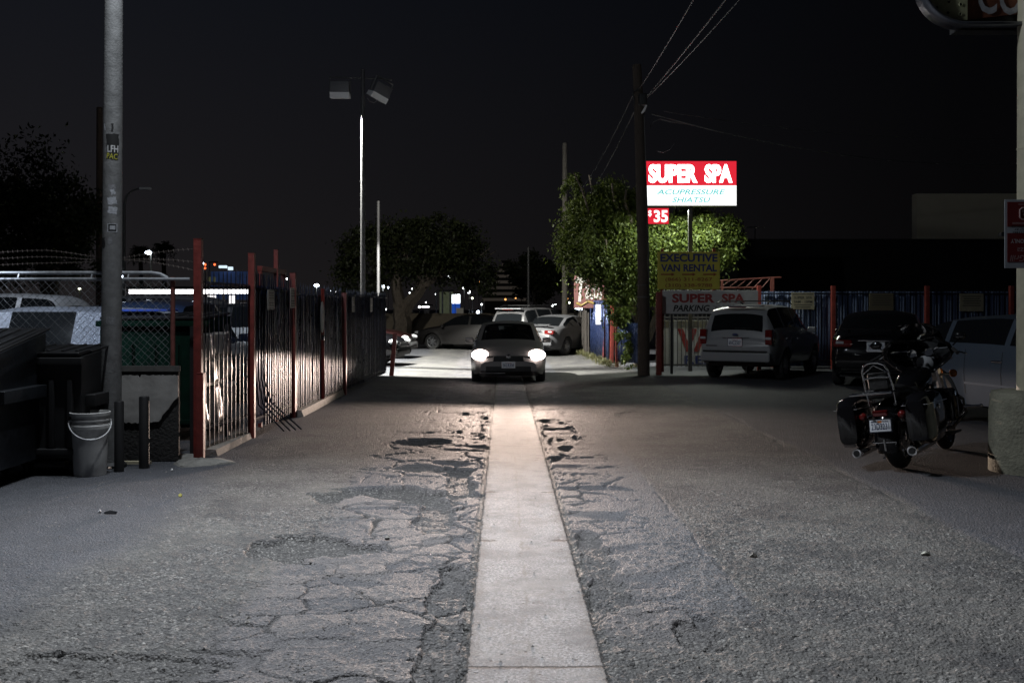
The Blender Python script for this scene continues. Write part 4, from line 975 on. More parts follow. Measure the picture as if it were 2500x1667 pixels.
# loose stones: uncountable
q = MB()
for k in range(2600):
    Y = 1/rnd.uniform(1/13.,1/3.9); X = rnd.uniform(-.55,.62)*(Y+.3)
    if abs(X-.15) < .36 and rnd.random() < .93: continue
    if X > 3.5: continue
    s = rnd.uniform(.004,.010)*(1.6 if rnd.random() < .06 else 1); cx = Vector((X,Y,0)); vs = []
    for i in range(5):
        a = 2*math.pi*i/5+rnd.random(); vs.append((X+s*math.cos(a)*rnd.uniform(.7,1.3), Y+s*math.sin(a)*rnd.uniform(.7,1.3), 0))
    q.add(vs+[(X,Y,s*.8)], [(i,(i+1)%5,5) for i in range(5)])
xs_ = np.array([v.x for v in q.v]); ys_ = np.array([v.y for v in q.v]); gz = ground_height(xs_[None,:], ys_[None,:])[0][0]
for v, z in zip(q.v, gz): v.z = v.z+z
o = q.build('gravel', mat('loose_stone',(.20,.19,.18),.8,noise=.7,nscale=18), None, None, kind='stuff'); tag(o, 'loose grit and pebbles scattered over the broken asphalt', 'gravel')

# ------------------------------------------------------------------ floodlight pole (Y 28) and the lot
FP = W(886,752,28); FP.z = 0
t = thing('floodlight_pole', 'tall thin pole carrying two box floodlights on a crossbar behind the blue fence', 'floodlight', tuple(FP))
POLEM = mat('pole_galv',(.075,.075,.078),.55,metal=.1,noise=.15,nscale=8)
q = MB(); q.lathe([(.075,0),(.07,3),(.055,8.35),(.001,8.36)], None, 20); q.build('shaft', POLEM, t)
q = MB(); q.tube([(-.92,0,8.13),(.55,.0,8.10),(.82,0,8.06)], .022, n=6); q.build('crossbar', mat('dark_bar',(.12,.12,.12),.5,metal=.4), t)
def head(M, par, name='floodlight'):
    h = thing_part(name, par)
    q = MB(); q.rbox((0,0,-.28), (.54,.30,.32), .03, None, M); q.build('housing', mat('lamp_case',(.10,.10,.11),.5), h)
    q = MB(); q.prism([(-.15,-.44),(.15,-.44),(.17,-.56),(-.12,-.60)],'x',-.27,.27,None,M); q.build('skirt', mat('lamp_grey',(.75,.75,.76),.45), h)
    q = MB(); q.tube([(-.29,0,0),(-.29,0,-.40)], .016, n=6, M=M); q.tube([(.29,0,0),(.29,0,-.40)], .016, n=6, M=M); q.tube([(-.29,0,0),(.29,0,0)], .016, n=6, M=M); q.build('bracket', mat('dark_bar'), h)
    q = MB(); q.quad((-.24,.14,-.572),(.24,.14,-.572),(.24,-.10,-.604),(-.24,-.10,-.604),None,M); q.build('lens', mat('flood_lens',(.9,.9,.85),.3,emit=(1,.96,.86),es=0), h)
head(Matrix.Translation((-.64,0,8.13)), t)
head(Matrix.Translation((.62,0,8.05)) @ Matrix.Rotation(R(24),4,'Y') @ Matrix.Rotation(R(40),4,'Z'), t)
q = MB(); q.tube([(.12,0,7.55),(.18,0,7.45),(.32,0,7.42),(.42,0,7.5)], .012, n=5); q.build('cable', mat('dark_bar'), t)
def simple_pole(px, Y, ztop, r0, r1, label, m, name='pole', base=0, lean=0):
    x = (px-CX)/F*Y; q = MB(); q.tube([(0,0,base),(lean/2,0,ztop/2),(lean,0,ztop)], [r0,(r0+r1)/2,r1], n=14); o = q.build(name, m, loc=(x,Y,0)); tag(o, label, 'pole'); return o
simple_pole(924,34,5.3,.055,.05,'short thin grey pole standing right of the tall floodlight pole',POLEM)
simple_pole(1290,50,4.7,.07,.06,'slim dark pole in front of the far pyramid building',mat('dark_bar'))
# utility pole and far wooden pole
UX, UY = 3.42, 24.4
t = thing('utility_pole', 'dark wooden utility pole with a bundle of cables beside the lit spa sign', 'utility pole', (UX,UY,0))
q = MB(); q.tube([(.02,0,0),(0,0,3),(-.10,0,6.6),(-.15,0,7.6)], [.15,.135,.12,.11], n=20); q.build('shaft', WOODP, t)
q = MB(); q.rbox((-.03,-.17,6.72), (.2,.16,.28), .04); q.tube([(-.2,-.05,6.6),(-.26,-.1,6.9),(-.12,-.15,7.0)], .02); q.build('splice_box', MBLACK, t)
q = MB(); q.tube([(-.06,-.18,6.38),(.0,-.2,6.45),(.06,-.2,6.58)], [.02,.035,.02]); q.build('insulator', mat('porcelain',(.7,.7,.7),.2), t)
q = MB(); q.tube([(.155,-.03,0),(.14,-.04,3),(.02,-.06,6.4)], .012, n=6); q.build('conduit', mat('dark_bar'), t)
q = MB(); q.lathe([(.158,1.9),(.158,1.94)], None, 20); q.lathe([(.157,2.2),(.157,2.22)], None, 20); q.build('strap', POLEM, t)
F2Y = 43.5; F2X = (1379-CX)/F*F2Y
simple_pole(1379,F2Y,8.85,.14,.10,'pale wooden pole far down the alley left of the leafy tree',mat('far_pole_wood',(.40,.37,.32),.85,noise=.3,nscale=9),'wooden_pole')
WIRE = mat('cable_black',(.10,.10,.10),.45)
WG = 'overhead cables'
def cable(a, b, sag, r_, label, n=24):
    a = Vector(a); b = Vector(b); q = MB(); pts = [a.lerp(b, i/n)-Vector((0,0,sag*4*(i/n)*(1-i/n))) for i in range(n+1)]
    q.tube(pts, r_, n=6); tag(q.build('cable', WIRE, None, None), label, 'cable', WG)
top = Vector((UX-.13,UY-.12,6.95))
def ext(px, Y, z, a, k):
    b = Vector(((px-CX)/F*Y, Y, z)); return a+(b-a)*k
cable(top, ext(1675,17.3,7.0,top,3.2), .25, .011, 'overhead cable leaving the utility pole, leftmost of the three at the top edge')
a2 = Vector((UX+.06,UY-.15,6.78)); cable(a2, ext(1752,17.3,7.0,a2,3.2), .2, .014, 'overhead cable leaving the utility pole, middle one at the top edge')
a3 = Vector((UX+.07,UY-.15,6.76)); cable(a3, ext(1773,17.0,6.9,a3,3.2), .28, .010, 'overhead cable leaving the utility pole, rightmost at the top edge')
cable((UX-.25,UY,6.85), (F2X+.1,F2Y,6.15), .35, .013, 'upper cable running from the utility pole back to the pale wooden pole')
cable((UX-.22,UY,6.45), (F2X+.12,F2Y,5.6), .4, .013, 'lower cable running from the utility pole back to the pale wooden pole')
def W2(px,py,Y): return tuple(W(px,py,Y))
cable(W2(1590,278,25), W2(2560,395,30), .5, .016, 'sagging cable running right from the utility pole above the spa sign')
cable(W2(1620,272,25), W2(2560,335,32), .3, .008, 'thinner upper cable running right above the spa sign')
q = MB(); q.tube([W2(1587,312,25),W2(1596,298,25),W2(1612,291,25),W2(1640,298,25.3),W2(1690,306,26)], .013, n=6); tag(q.build('cable', WIRE, None), 'short looping drop cable beside the utility pole', 'cable', WG)
q = MB(); q.tube([W2(1606,370,25),W2(1620,372,25),W2(1636,365,25),W2(1646,350,25)], .008, n=6); tag(q.build('cable', WIRE, None), 'hanging curl of thin cable just above the spa sign', 'cable', WG)
# ------------------------------------------------------------------ signs on the right
SR = mat('spa_red',(.6,.02,.03),.4,emit=(1,.028,.055),es=.72); SWH = mat('spa_white',(.8,.8,.8),.4,emit=(1,1,.98),es=1.5); SWL = mat('spa_lettering',(.9,.9,.9),.4,emit=(1,.96,.96),es=6.0)
SCY = mat('spa_cyan',(.2,.6,.6),.4,emit=(.16,.66,.66),es=.80)
SGY = 26.0
def signrect(x0,y0,x1,y1,Y):
    a = W(x0,y0,Y); b = W(x1,y1,Y); return ((a.x+b.x)/2,(a.z+b.z)/2,b.x-a.x,a.z-b.z)
cx_, cz_, w_, h_ = signrect(1571.5,396,1794.6,503.5,SGY)
t = thing('spa_sign', 'brightly lit red and white box sign reading SUPER SPA ACUPRESSURE SHIATSU', 'sign', (cx_,SGY,0))
M = facing(0,-.145,cz_)
q = MB(); q.rbox((0,0,cz_), (w_+.03,.28,h_+.03), .012); q.build('cabinet', mat('cabinet_dark',(.05,.05,.05),.5), t)
hr = h_*.545
q = MB(); q.box((0,h_/2-hr/2,0), (w_,hr,.012), SR, M); 
q.text('SUPER', (-w_*.455,w_*.075,h_/2-hr*.90,h_/2-hr*.13), M, SWL, .011, .046); q.text('SPA', (w_*.155,w_*.455,h_/2-hr*.90,h_/2-hr*.13), M, SWL, .011, .046)
# slab serifs that thicken the letters
for (xa, xb) in ((-.455,-.36),(-.345,-.25),(-.235,-.15),(-.135,-.05),(-.035,.075),(.155,.245),(.26,.34),(.36,.455)):
    pass
q.build('red_panel', None, t, None)
q = MB(); q.box((0,-h_/2+(h_-hr)/2,0), (w_,h_-hr-.006,.012), SWH, M)
q.text('ACUPRESSURE', (-w_*.37,w_*.38,-h_/2+(h_-hr)*.54,-h_/2+(h_-hr)*.80), M, SCY, .011, .022, .25); q.text('SHIATSU', (-w_*.20,w_*.22,-h_/2+(h_-hr)*.15,-h_/2+(h_-hr)*.41), M, SCY, .011, .022, .25)
q.build('white_panel', None, t, None)
q = MB(); q.box((.02,0,(cz_-h_/2)/2), (.10,.10,cz_-h_/2)); q.build('sign_post', mat('cabinet_dark'), t)
x35, z35, w35, h35 = signrect(1580,509,1632,547,SGY-.1)
t = thing('price_sign', 'small lit red sign with the price $35 hanging under the spa sign', 'sign', (x35,SGY-.1,0)); M = facing(0,-.03,z35)
q = MB(); q.rbox((0,0,z35), (w35+.02,.05,h35+.02), .006); q.build('cabinet', mat('cabinet_dark'), t)
q = MB(); q.box((0,0,0), (w35,h35,.008), SR, M); q.text('35', (-w35*.20,w35*.46,-h35*.40,h35*.38), M, SWH, .008, .03); q.text('$', (-w35*.46,-w35*.30,-h35*.05,h35*.38), M, SWH, .008, .02); q.build('face', None, t, None)
q = MB(); 
for s in (-1,1): q.tube([(s*w35*.35,0,z35+h35/2),(s*w35*.35,0,z35+h35/2+.09)], .01, n=5)
q.build('hanger', mat('cabinet_dark'), t)
# executive van rental
YB = 24.9
cx_, cz_, w_, h_ = signrect(1605.6,615,1756.5,706,YB)
SY = mat('sign_yellow',(.42,.37,.05),.55,noise=.12,nscale=2); SBL = mat('sign_navy',(.02,.03,.13),.5); SRD = mat('sign_brown_red',(.22,.05,.02),.5)
t = thing('van_rental_sign', 'yellow board reading EXECUTIVE VAN RENTAL with two phone numbers', 'sign', (cx_,YB,0)); M = facing(0,-.03,cz_)
q = MB(); q.rbox((0,0,0), (w_,h_,.05), .006, SY, facing(0,-.005,cz_)); 
q.text('EXECUTIVE', (-w_*.46,w_*.465,h_*.23,h_*.45), M, SBL, .0035, .035); q.text('VAN RENTAL', (-w_*.45,w_*.455,-h_*.03,h_*.17), M, SBL, .0035, .035)
for k in (-.34,0,.34):
    q.box((k*w_-.03,-h_*.105,.0035), (w_*.18,h_*.035,.002), SRD, M); q.add([(k*w_+w_*.06,-h_*.15,.0045),(k*w_+w_*.115,-h_*.105,.0045),(k*w_+w_*.06,-h_*.06,.0045)], [(0,1,2)], SRD, M)
q.text('(866) 311-8267', (-w_*.38,w_*.38,-h_*.31,-h_*.19), M, SRD, .0035, .012); q.text('(310) 338-9788', (-w_*.38,w_*.38,-h_*.47,-h_*.35), M, SRD, .0035, .012)
q.build('board', None, t, None)
q = MB()
for s in (-1,1): q.box((s*w_*.42,.06,cz_/2+.3), (.07,.07,cz_+.5))
q.build('sign_post', REDP, t)
# super spa parking
YP = 24.95
cx_, cz_, w_, h_ = signrect(1617,709,1850,766,YP)
t = thing('spa_parking_sign', 'white board reading SUPER SPA PARKING, partly hidden by the white SUV', 'sign', (cx_,YP,0)); M = facing(0,-.03,cz_)
q = MB(); q.rbox((0,0,0), (w_,h_,.05), .006, mat('board_white',(.40,.40,.40),.5,noise=.12,nscale=2), facing(0,-.005,cz_))
q.text('SUPER', (-w_*.40,w_*.045,h_*-.03,h_*.36), M, mat('sign_red',(.25,.03,.03),.5), .0035, .04); q.text('SPA', (w_*.12,w_*.36,h_*-.03,h_*.36), M, mat('sign_red'), .0035, .04)
q.text('PARKING', (-w_*.39,-w_*.005,-h_*.40,-h_*.12), M, INK, .0035, .03, .25); q.text('ONLY', (w_*.05,w_*.30,-h_*.40,-h_*.12), M, INK, .0035, .03, .25)
q.build('board', None, t, None)
q = MB()
for s in (-1,1): q.box((s*w_*.40,.05,cz_/2), (.06,.06,cz_))
q.build('sign_post', MBLACK, t)
# white barred gate with painted V / REN
YG = 26.6; gx0 = W(1609,0,YG).x; gx1 = W(1850,0,YG).x; gw = gx1-gx0; gc = (gx0+gx1)/2; zt_ = 1.38
t = thing('white_gate', 'whitish barred gate painted with large red and dark letters beside the utility pole', 'gate', (gc,YG,0)); M = facing(0,.03,0)
q = MB(); q.box((0,.06,.72), (gw,.02,1.22), mat('gate_white',(.34,.34,.35),.6,noise=.15,nscale=3))
WR = mat('gate_red',(.20,.02,.02),.6)
q.text('VAN', (-gw*.31,gw*.25,.48,1.10), Matrix.Translation((0,.047,0)) @ Matrix.Rotation(R(90),4,'X'), WR, .003, .05); q.text('RENTAL', (-gw*.24,gw*.42,.14,.38), Matrix.Translation((0,.047,0)) @ Matrix.Rotation(R(90),4,'X'), SBL, .003, .03)
q.build('panel', None, t, None)
for k in range(24):
    q = MB(); spear(q, -gw/2+.05+k*(gw-.1)/23, 0, .08, 1.50, .02); q.build('bar', mat('gate_bar',(.04,.04,.045),.5), t, None)
for z in (.13,1.40):
    q = MB(); q.box((0,.02,z), (gw,.03,.05)); q.build('rail', mat('gate_bar'), t, None)
RFG = 'red posts of the right fence'
def rpost(px, Y, h, w, lab, lean=0):
    x = (px-CX)/F*Y; q = MB(); q.rbox((0,0,h/2), (w,w,h), .006, None, Matrix.Rotation(R(lean),4,'Y')); tag(q.build('fence_post', REDP, loc=(x,Y,0)), lab, 'fence post', RFG)
rpost(1608,24.6,2.05,.13,'dark red post between the utility pole and the white gate')
rpost(1476,30.8,1.95,.12,'red post beside the small lit white board on the right fence',2)
rpost(1493,30.0,1.75,.11,'red post just under the hanging foliage, right of the lit board post',1)
rpost(1506,27.9,1.45,.09,'red post at the near corner of the low blue panel')
rpost(1853,26.4,2.25,.10,'red post at the right end of the spa parking board')
rpost(2034,26.9,2.25,.11,'red post of the blue wall above the white SUV bonnet')
rpost(2263,26.9,2.25,.11,'red post of the blue wall above the motorcycle')
rpost(2469,26.9,2.25,.11,'red post of the blue wall beside the right edge pole')
def blue_panel(x0,y0,x1,y1,z0,z1,name,label,bars=True,mt=BLUEF,cat='fence',corr=.05):
    a = Vector((x0,y0,0)); b = Vector((x1,y1,0)); L_n = (b-a).length; d = (b-a).normalized(); nrm = Vector((-d.y,d.x,0)); c = (a+b)/2
    t = thing(name, label, cat, (c.x,c.y,0), math.atan2(d.y,d.x))
    q = MB(); n = int(L_n/corr)
    for k in range(n):
        u0 = -L_n/2+L_n*k/n; u1 = -L_n/2+L_n*(k+1)/n; o0 = .012*math.sin(k*math.pi/2); o1 = .012*math.sin((k+1)*math.pi/2)
        q.quad((u0,o0,z0),(u1,o1,z0),(u1,o1,z1),(u0,o0,z1))
    s = q.build('metal_sheet', mt, t, 60); s.modifiers.new('t','SOLIDIFY').thickness = .003
    if bars:
        nb = min(96, int(L_n/.14))
        for k in range(nb):
            q = MB(); spear(q, -L_n/2+.07+k*(L_n-.14)/(nb-1), -.05, z0+.03, z1+.07, .016); q.build('bar', BARF, t, None)
        for z in (z0+.15, z1-.06):
            q = MB(); q.box((0,-.05,z), (L_n,.03,.04)); q.build('rail', BARF, t, None)
    return t
BWALL = mat('blue_wall_paint',(.045,.065,.13),.55,noise=.2,nscale=4)
blue_panel(W(1856,0,27).x,27,W(2460,0,27).x+3.5,27.0,.08,2.10,'blue_wall','long blue sheet wall with dark bars behind the parked cars',mt=BWALL,corr=.08)
blue_panel(3.10,30.7,2.95,33.9,.08,1.9,'blue_fence','tall blue panel of the right fence with headlight streaks',mt=BLUEF,bars=False)
blue_panel(3.17,30.0,3.14,30.6,.05,1.8,'blue_door','narrow blue panel between two red posts',bars=False)
blue_panel(3.75,25.6,3.20,27.8,.18,1.25,'low_blue_fence','low blue sheet panel raised off the ground near the utility pole',bars=False)
q = MB(); 
DF = thing('dark_slat_fence', 'dark fence with leaning boards running far down the right side', 'fence', (2.9,37,0))
for k in range(26):
    q = MB(); y = -3+k*.27; q.rbox((.04*math.sin(k*2.1),y,.75), (.03,.20,1.5+.12*math.sin(k*1.3)), .005, None, Matrix.Rotation(R(3*math.sin(k*1.7)),4,'X')); q.build('slat', mat('old_board',(.035,.03,.026),.85,noise=.4), DF, None)
q = MB(); q.tube([(.06,-2.9,.35),(.1,.3,1.45)], .03, n=4); q.tube([(.07,-2.6,.25),(.1,1.6,1.2)], .03, n=4); q.build('brace', mat('old_board'), DF)
# little lit board on the right fence
lb = W(1463,768,30.9); t = thing('lit_board', 'small glowing white board on the blue panel under the foliage', 'sign', (lb.x-.03,30.85,0))
q = MB(); q.rbox((0,0,lb.z), (.16,.05,.62), .01); q.build('face', mat('lit_board_face',(.6,.6,.62),.4,emit=(.75,.8,.95),es=.35), t)
# taco banner
bx0, by0 = 1402, 672
cx_, cz_, w_, h_ = signrect(1401,673,1475,752,33.0)
t = thing('taco_banner', 'brown banner with white swirly letters Tacos poking out of the foliage', 'banner', (cx_,33,0), R(-14)); M = facing(0,-.012,cz_)
q = MB(); rows = 8
q.rbox((0,0,0), (w_,h_,.02), .004, mat('banner_brown',(.07,.018,.015),.6,noise=.25,nscale=3), facing(0,0,cz_))
TW = mat('banner_white',(.28,.27,.25),.6); q.text('T', (-w_*.44,-w_*.08,-h_*.30,h_*.42), M, TW, .002, .03, .15); q.text('acos', (-w_*.12,w_*.44,-h_*.24,h_*.22), M, TW, .002, .02, .1)
q.tube([M@Vector(p) for p in ((-w_*.46,h_*.36,.004),(-w_*.36,h_*.44,.004),(-w_*.2,h_*.40,.004),(-w_*.02,h_*.45,.004))], .02, TW, 5)
q.tube([M@Vector(p) for p in ((-w_*.42,-h_*.34,.004),(-w_*.25,-h_*.42,.004),(-w_*.02,-h_*.30,.004),(w_*.3,-h_*.40,.004))], .035, mat('banner_yellow',(.18,.13,.03),.6), 5)
q.build('cloth', None, t, None)
q = MB(); q.tube([(w_/2,0.05,0),(w_/2,.05,cz_+h_/2)], .025); q.build('banner_pole', MBLACK, t)
# notices on the blue wall
NW = mat('notice_cream',(.20,.18,.13),.7,noise=.2,nscale=4)
for (x0,x1,y0,y1,lab,lines,Y) in ((1932,1988,714,756,'faded cream notice reading SUPER SPA 9AM-10PM on the blue wall above the SUV',('SUPER SPA','9AM - 10PM'),26.88),(2122,2181,716,758,'dim brown notice on the blue wall between two red posts, nothing readable',(),26.88),(2343,2401,717,760,'faded cream notice on the blue wall right of the motorcycle',(),26.88)):
    cx_, cz_, w_, h_ = signrect(x0,y0,x1,y1,Y); q = MB(); M = Matrix.Rotation(R(90),4,'X'); q.rbox((0,0,0), (w_,h_,.02), .004, NW if 'dim' not in lab else mat('notice_brown',(.09,.075,.05),.7), M)
    for i, s_ in enumerate(lines): q.text(s_, (-w_*.4,w_*.4,h_*(.12-.24*i),h_*(.28-.24*i)), M, NT, .012, .01)
    for k in range(5 if not lines else 3): q.box((0,h_*((.35 if not lines else -.22)-.13*k),.0105), (w_*(.78-.1*(k%2)),h_*.045,.002), NT, M)
    if lines: q.box((0,h_*.40,.0105), (w_*.9,h_*.05,.002), NT, M)
    tag(q.build('wall_notice', None, None, None, loc=(cx_,Y,cz_)), lab, 'notice', 'notices on the blue wall')
# pink ladder truss above the gate
a = W(1758,685,27.6); b = W(1885,678,27.6); t = thing('ladder_rack', 'pinkish red welded ladder rack leaning above the spa parking board', 'rack', (a.x,27.6,0)); wd = b.x-a.x
LR = mat('rack_paint',(.16,.05,.04),.55,noise=.3,nscale=10)
q = MB(); q.tube([(0,0,a.z),(wd,0,b.z),(wd+.25,0,b.z+.01)], .028, n=6); q.tube([(0,0,a.z-.20),(wd*.8,0,b.z-.27)], .028, n=6)
q.build('rails', LR, t); q = MB()
for k in range(6): q.tube([(k*wd/6.5,0,a.z-.20-.01*k),((k+1)*wd/6.5+.05,0,a.z+.01*k)], .016, n=5)
q.build('rungs', LR, t); q = MB(); q.box((wd,0,b.z/2), (.09,.09,b.z)); q.box((.05,0,a.z/2), (.06,.06,a.z)); q.build('uprights', LR, t)

# ------------------------------------------------------------------ right edge: concrete base, pole, hanging signs
CXP, CYP = 5.35, 10.05
z0 = GZ(CXP,CYP)
t = thing('sign_pole', 'cream painted steel pole rising from the round concrete base', 'pole', (CXP,CYP,0))
q = MB(); q.lathe([(.155,.7),(.150,2.2),(.146,3.4),(.142,7.2),(.001,7.2)], None, 40); q.build('shaft', mat('cream_paint',(.46,.43,.32),.5,noise=.15,nscale=7), t)
q = MB(); 
for z in (3.25,): q.lathe([(.150,z),(.153,z+.01),(.150,z+.02)], None, 40)
q.build('weld_ring', mat('cream_paint'), t)
q = MB(); pr = [(.415,-.05),(.412,.3),(.405,.60),(.40,.77),(.385,.80),(.30,.815),(.001,.82)]; q.lathe(pr, None, 48)
for i, v in enumerate(q.v): v.x += .008*math.sin(v.z*17+v.y*9); v.y += .008*math.sin(v.z*13+v.x*11)
tag(q.build('pedestal', mat('mossy_concrete',(.22,.215,.165),.85,noise=.35,nscale=5,bump=.7,bscale=40), loc=(CXP,CYP,z0)), 'round yellowish concrete base at the right edge, shadowed by the motorcycle', 'concrete base')
# upside-down tow-away sign
a = W(2452.5,487.5,9.85); b = W(2500,655,9.85); sw = .46; sh = a.z-b.z
t = thing('parking_sign', 'red and white private parking sign hung upside down on the cream pole', 'sign', (a.x+sw/2,9.85,(a.z+b.z)/2), R(0)); M = Matrix.Rotation(R(90),4,'X') @ Matrix.Rotation(R(180),4,'Z')
q = MB(); PR_ = mat('park_red',(.17,.018,.02),.5,noise=.1); PW = mat('park_white',(.40,.42,.46),.5); PT = mat('park_text',(.42,.30,.30),.5)
q.rbox((0,0,0), (sw,sh,.008), .003, PW, M)
# in the sign's own upright frame: bottom red block = tow pictogram, top red block = wording
q.box((0,sh*.20,.005), (sw-.05,sh*.42,.002), PR_, M); q.box((0,-sh*.285,.005), (sw-.05,sh*.36,.002), PR_, M)
e = sw/2-.035
q.text('Bar & Grill', (-e*.95,e*.92,sh*.31,sh*.40), M, PT, .0065, 0, .2); q.text('Pizza', (-e*.2,e*.55,sh*.20,sh*.28), M, PT, .0065, 0, .2)
q.text('PARKING ONLY', (-e*.9,e*.88,sh*.075,sh*.135), M, mat('park_text_white',(.5,.5,.52),.5), .0065, .02)
for i, s_ in enumerate(('VEHICLES CITED','TOWED AWAY AT','OWNER EXPENSE')): q.text(s_, (-e*.85,e*(.78,.70,.86)[i],-sh*(.035+.045*i),-sh*(.008+.045*i)), M, INK, .0065, .02)
pts = [(e*.40,-sh*.19),(e*.40,-sh*.36),(-e*.2,-sh*.36),(-e*.2,-sh*.19)]
q.tube([M@Vector((x,y,.006)) for (x,y) in ((e*.42,-sh*.24,),(e*.42,-sh*.35),(e*.30,-sh*.38),(-e*.30,-sh*.38),(-e*.42,-sh*.35),(-e*.42,-sh*.24),(-e*.30,-sh*.21),(e*.30,-sh*.21),(e*.42,-sh*.24))], .008, PT, 6)
q.rbox((0,-sh*.33,.006), (e*.6,sh*.04,.004), .001, PT, M); q.rbox((e*.2,-sh*.28,.006), (e*.12,sh*.03,.004), .001, PT, M)
for k in range(2): q.box((0,-sh*(.145+.018*k),.0065), (e*1.6,sh*.008,.001), PT, M)
q.box((0,-sh*.43,.0065), (e*1.0,sh*.01,.001), PT, M)
q.build('panel', None, t, None)
q = MB(); q.box((.0,.05,0), (.5,.06,.04)); q.build('bracket', MBLACK, t)
# cocktail sign overhead (rounded bulb board, rusty letter panel)
YC = 10.0
ca = W(2250,-60,YC); t = thing('cocktail_sign', 'overhead sign with a rounded cream bulb board and rusty panel lettered COCKTAILS', 'sign', (ca.x,YC,ca.z))
# outline in local x,z. right end runs past the pole
sc_ = YC/F
def loc(px, py): return ((px-2250)*sc_, -(py+60)*sc_)
outl = []
cxl, czl = loc(2362,-52); rad = 112*sc_
for k in range(25):
    a = R(90+180*k/24*.5*2*.5) if False else R(90+ (180)*k/24); outl.append((cxl+rad*math.cos(a), czl+rad*math.sin(a)))
outl.append((loc(2700,0)[0], czl-rad))
q = MB(); n = len(outl); vs = []
for d, s_ in ((0,1),(.22,1)):
    for p in outl: vs.append((p[0],d,p[1]))
fs = [(i,i+1,i+1+n,i+n) for i in range(n-1)]; q.add(vs, fs); q.build('rim', mat('sign_rim',(.16,.17,.20),.3,metal=.7), t)
s_ = t.children[-1]; s_.modifiers.new('t','SOLIDIFY').thickness = .03
q = MB(); r2 = rad*.87; poly = [(cxl+r2*math.cos(R(90+180*k/24)), czl+r2*math.sin(R(90+180*k/24))) for k in range(25)]
xr, zr = loc(2369,0); poly = [(min(p[0],xr),p[1]) for p in poly]+[(xr,czl-r2),(xr,czl+r2)] ; q.prism(poly,'y',.06,.10, mat('cream_panel',(.36,.36,.22),.6,noise=.3,nscale=5))
for (px, py) in ((2293,15),(2323,1),(2352,7),(2321,28),(2351,31),(2266,-22),(2293,-18),(2323,-30),(2353,-22),(2280,-55),(2310,-60),(2345,-55)):
    x, z = loc(px, py); q.lathe([(.001,0),(.014,0),(.014,-.02)], MBLACK, 14, Matrix.Translation((x,.058,z)) @ Matrix.Rotation(R(90),4,'X')); q.lathe([(.019,-.002),(.016,.004),(.0145,.001)], mat('cream_panel'), 14, Matrix.Translation((x,.058,z)) @ Matrix.Rotation(R(90),4,'X'))
q.build('bulb_board', None, t, None)
q = MB(); P0 = [loc(2369,-170),loc(2369,43),loc(2405,38.5),loc(2700,5),loc(2700,-170)]; q.prism(P0,'y',.09,.13, mat('rust_panel',(.16,.055,.03),.6,noise=.4,nscale=6)); q.build('letter_panel', None, t, None)
q = MB(); P0 = [loc(2362,60),loc(2700,60),loc(2700,-180),loc(2362,-180)]; q.prism(P0,'y',.14,.40, mat('cabinet_dark')); q.build('cabinet', None, t, None)
q = MB(); M = Matrix.Translation((0,.088,0)) @ Matrix.Rotation(R(90),4,'X'); a, b = loc(2398,22), loc(2700,-75)
q.text('COCKTAILS', (a[0],a[0]+9*.183,a[1],b[1]), Matrix.Translation((0,.085,0)) @ Matrix.Rotation(R(2.5),4,'Y') @ Matrix.Rotation(R(90),4,'X'), mat('letter_grey',(.38,.39,.42),.5,noise=.3,nscale=15), .004, .015)
q.build('lettering', None, t, None)
q = MB(); q.tube([(loc(2530,0)[0],.25,-.1),(loc(2530,0)[0],.25,-.5)], .10); q.build('mount', mat('cabinet_dark'), t)

# ------------------------------------------------------------------ dark building and penthouse on the right
xa = W(1800,0,40).x
t = thing('dark_building', 'long dark low building behind the blue wall with a cream rooftop block', 'building', (xa+9,44,0))
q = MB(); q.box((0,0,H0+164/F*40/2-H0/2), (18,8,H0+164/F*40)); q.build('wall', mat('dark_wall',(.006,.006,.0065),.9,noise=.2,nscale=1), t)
a = W(2237,479,42); q = MB(); q.box((a.x-(xa+9)+2.6,-1.8,(a.z+4.3)/2+.1), (5.2,.5,a.z-4.3)); q.build('rooftop_block', mat('cream_wall',(.60,.55,.42),.8,noise=.08,nscale=1), t)
q = MB(); q.box((0,-4.0,H0+164/F*40+.03), (18.1,.2,.08)); q.build('parapet', mat('dark_wall'), t)
q = MB(); b = W(1843,552,41); q.tube([(b.x-(xa+9),-3,4.3),(b.x-(xa+9),-3,b.z)], .03); q.tube([(b.x-(xa+9)-.4,-3,b.z-.05),(b.x-(xa+9)+.4,-3,b.z-.05)], .02); q.build('roof_antenna', mat('far_pole_wood'), t)

# ------------------------------------------------------------------ trees
def leaf_mesh(name, centers, size, seed, m, parent, droop=.5, aspect=2.2):
    rs = np.random.RandomState(seed); n = len(centers)
    d = rs.normal(size=(n,3)); d[:,2] -= droop*1.6; d /= np.linalg.norm(d,axis=1)[:,None]
    s = rs.normal(size=(n,3)); s -= (s*d).sum(1)[:,None]*d; s /= np.linalg.norm(s,axis=1)[:,None]
    sz = size*rs.uniform(.6,1.3,size=n)[:,None]; dl = d*sz; sl = s*sz/aspect
    nrm = np.cross(d, s)*sz*.12
    P_ = np.stack([centers, centers+dl*.45+sl*.5+nrm, centers+dl, centers+dl*.45-sl*.5+nrm], 1).reshape(-1,3)
    me = bpy.data.meshes.new(name); me.vertices.add(n*4); me.vertices.foreach_set('co', P_.astype(np.float32).ravel())
    me.loops.add(n*4); me.loops.foreach_set('vertex_index', np.arange(n*4,dtype=np.int32)); me.polygons.add(n)
    me.polygons.foreach_set('loop_start', np.arange(0,n*4,4,dtype=np.int32)); me.polygons.foreach_set('loop_total', np.full(n,4,dtype=np.int32)); me.update(); me.validate(); me.materials.append(m)
    o = bpy.data.objects.new(name, me); COL.objects.link(o); o.parent = parent; return o
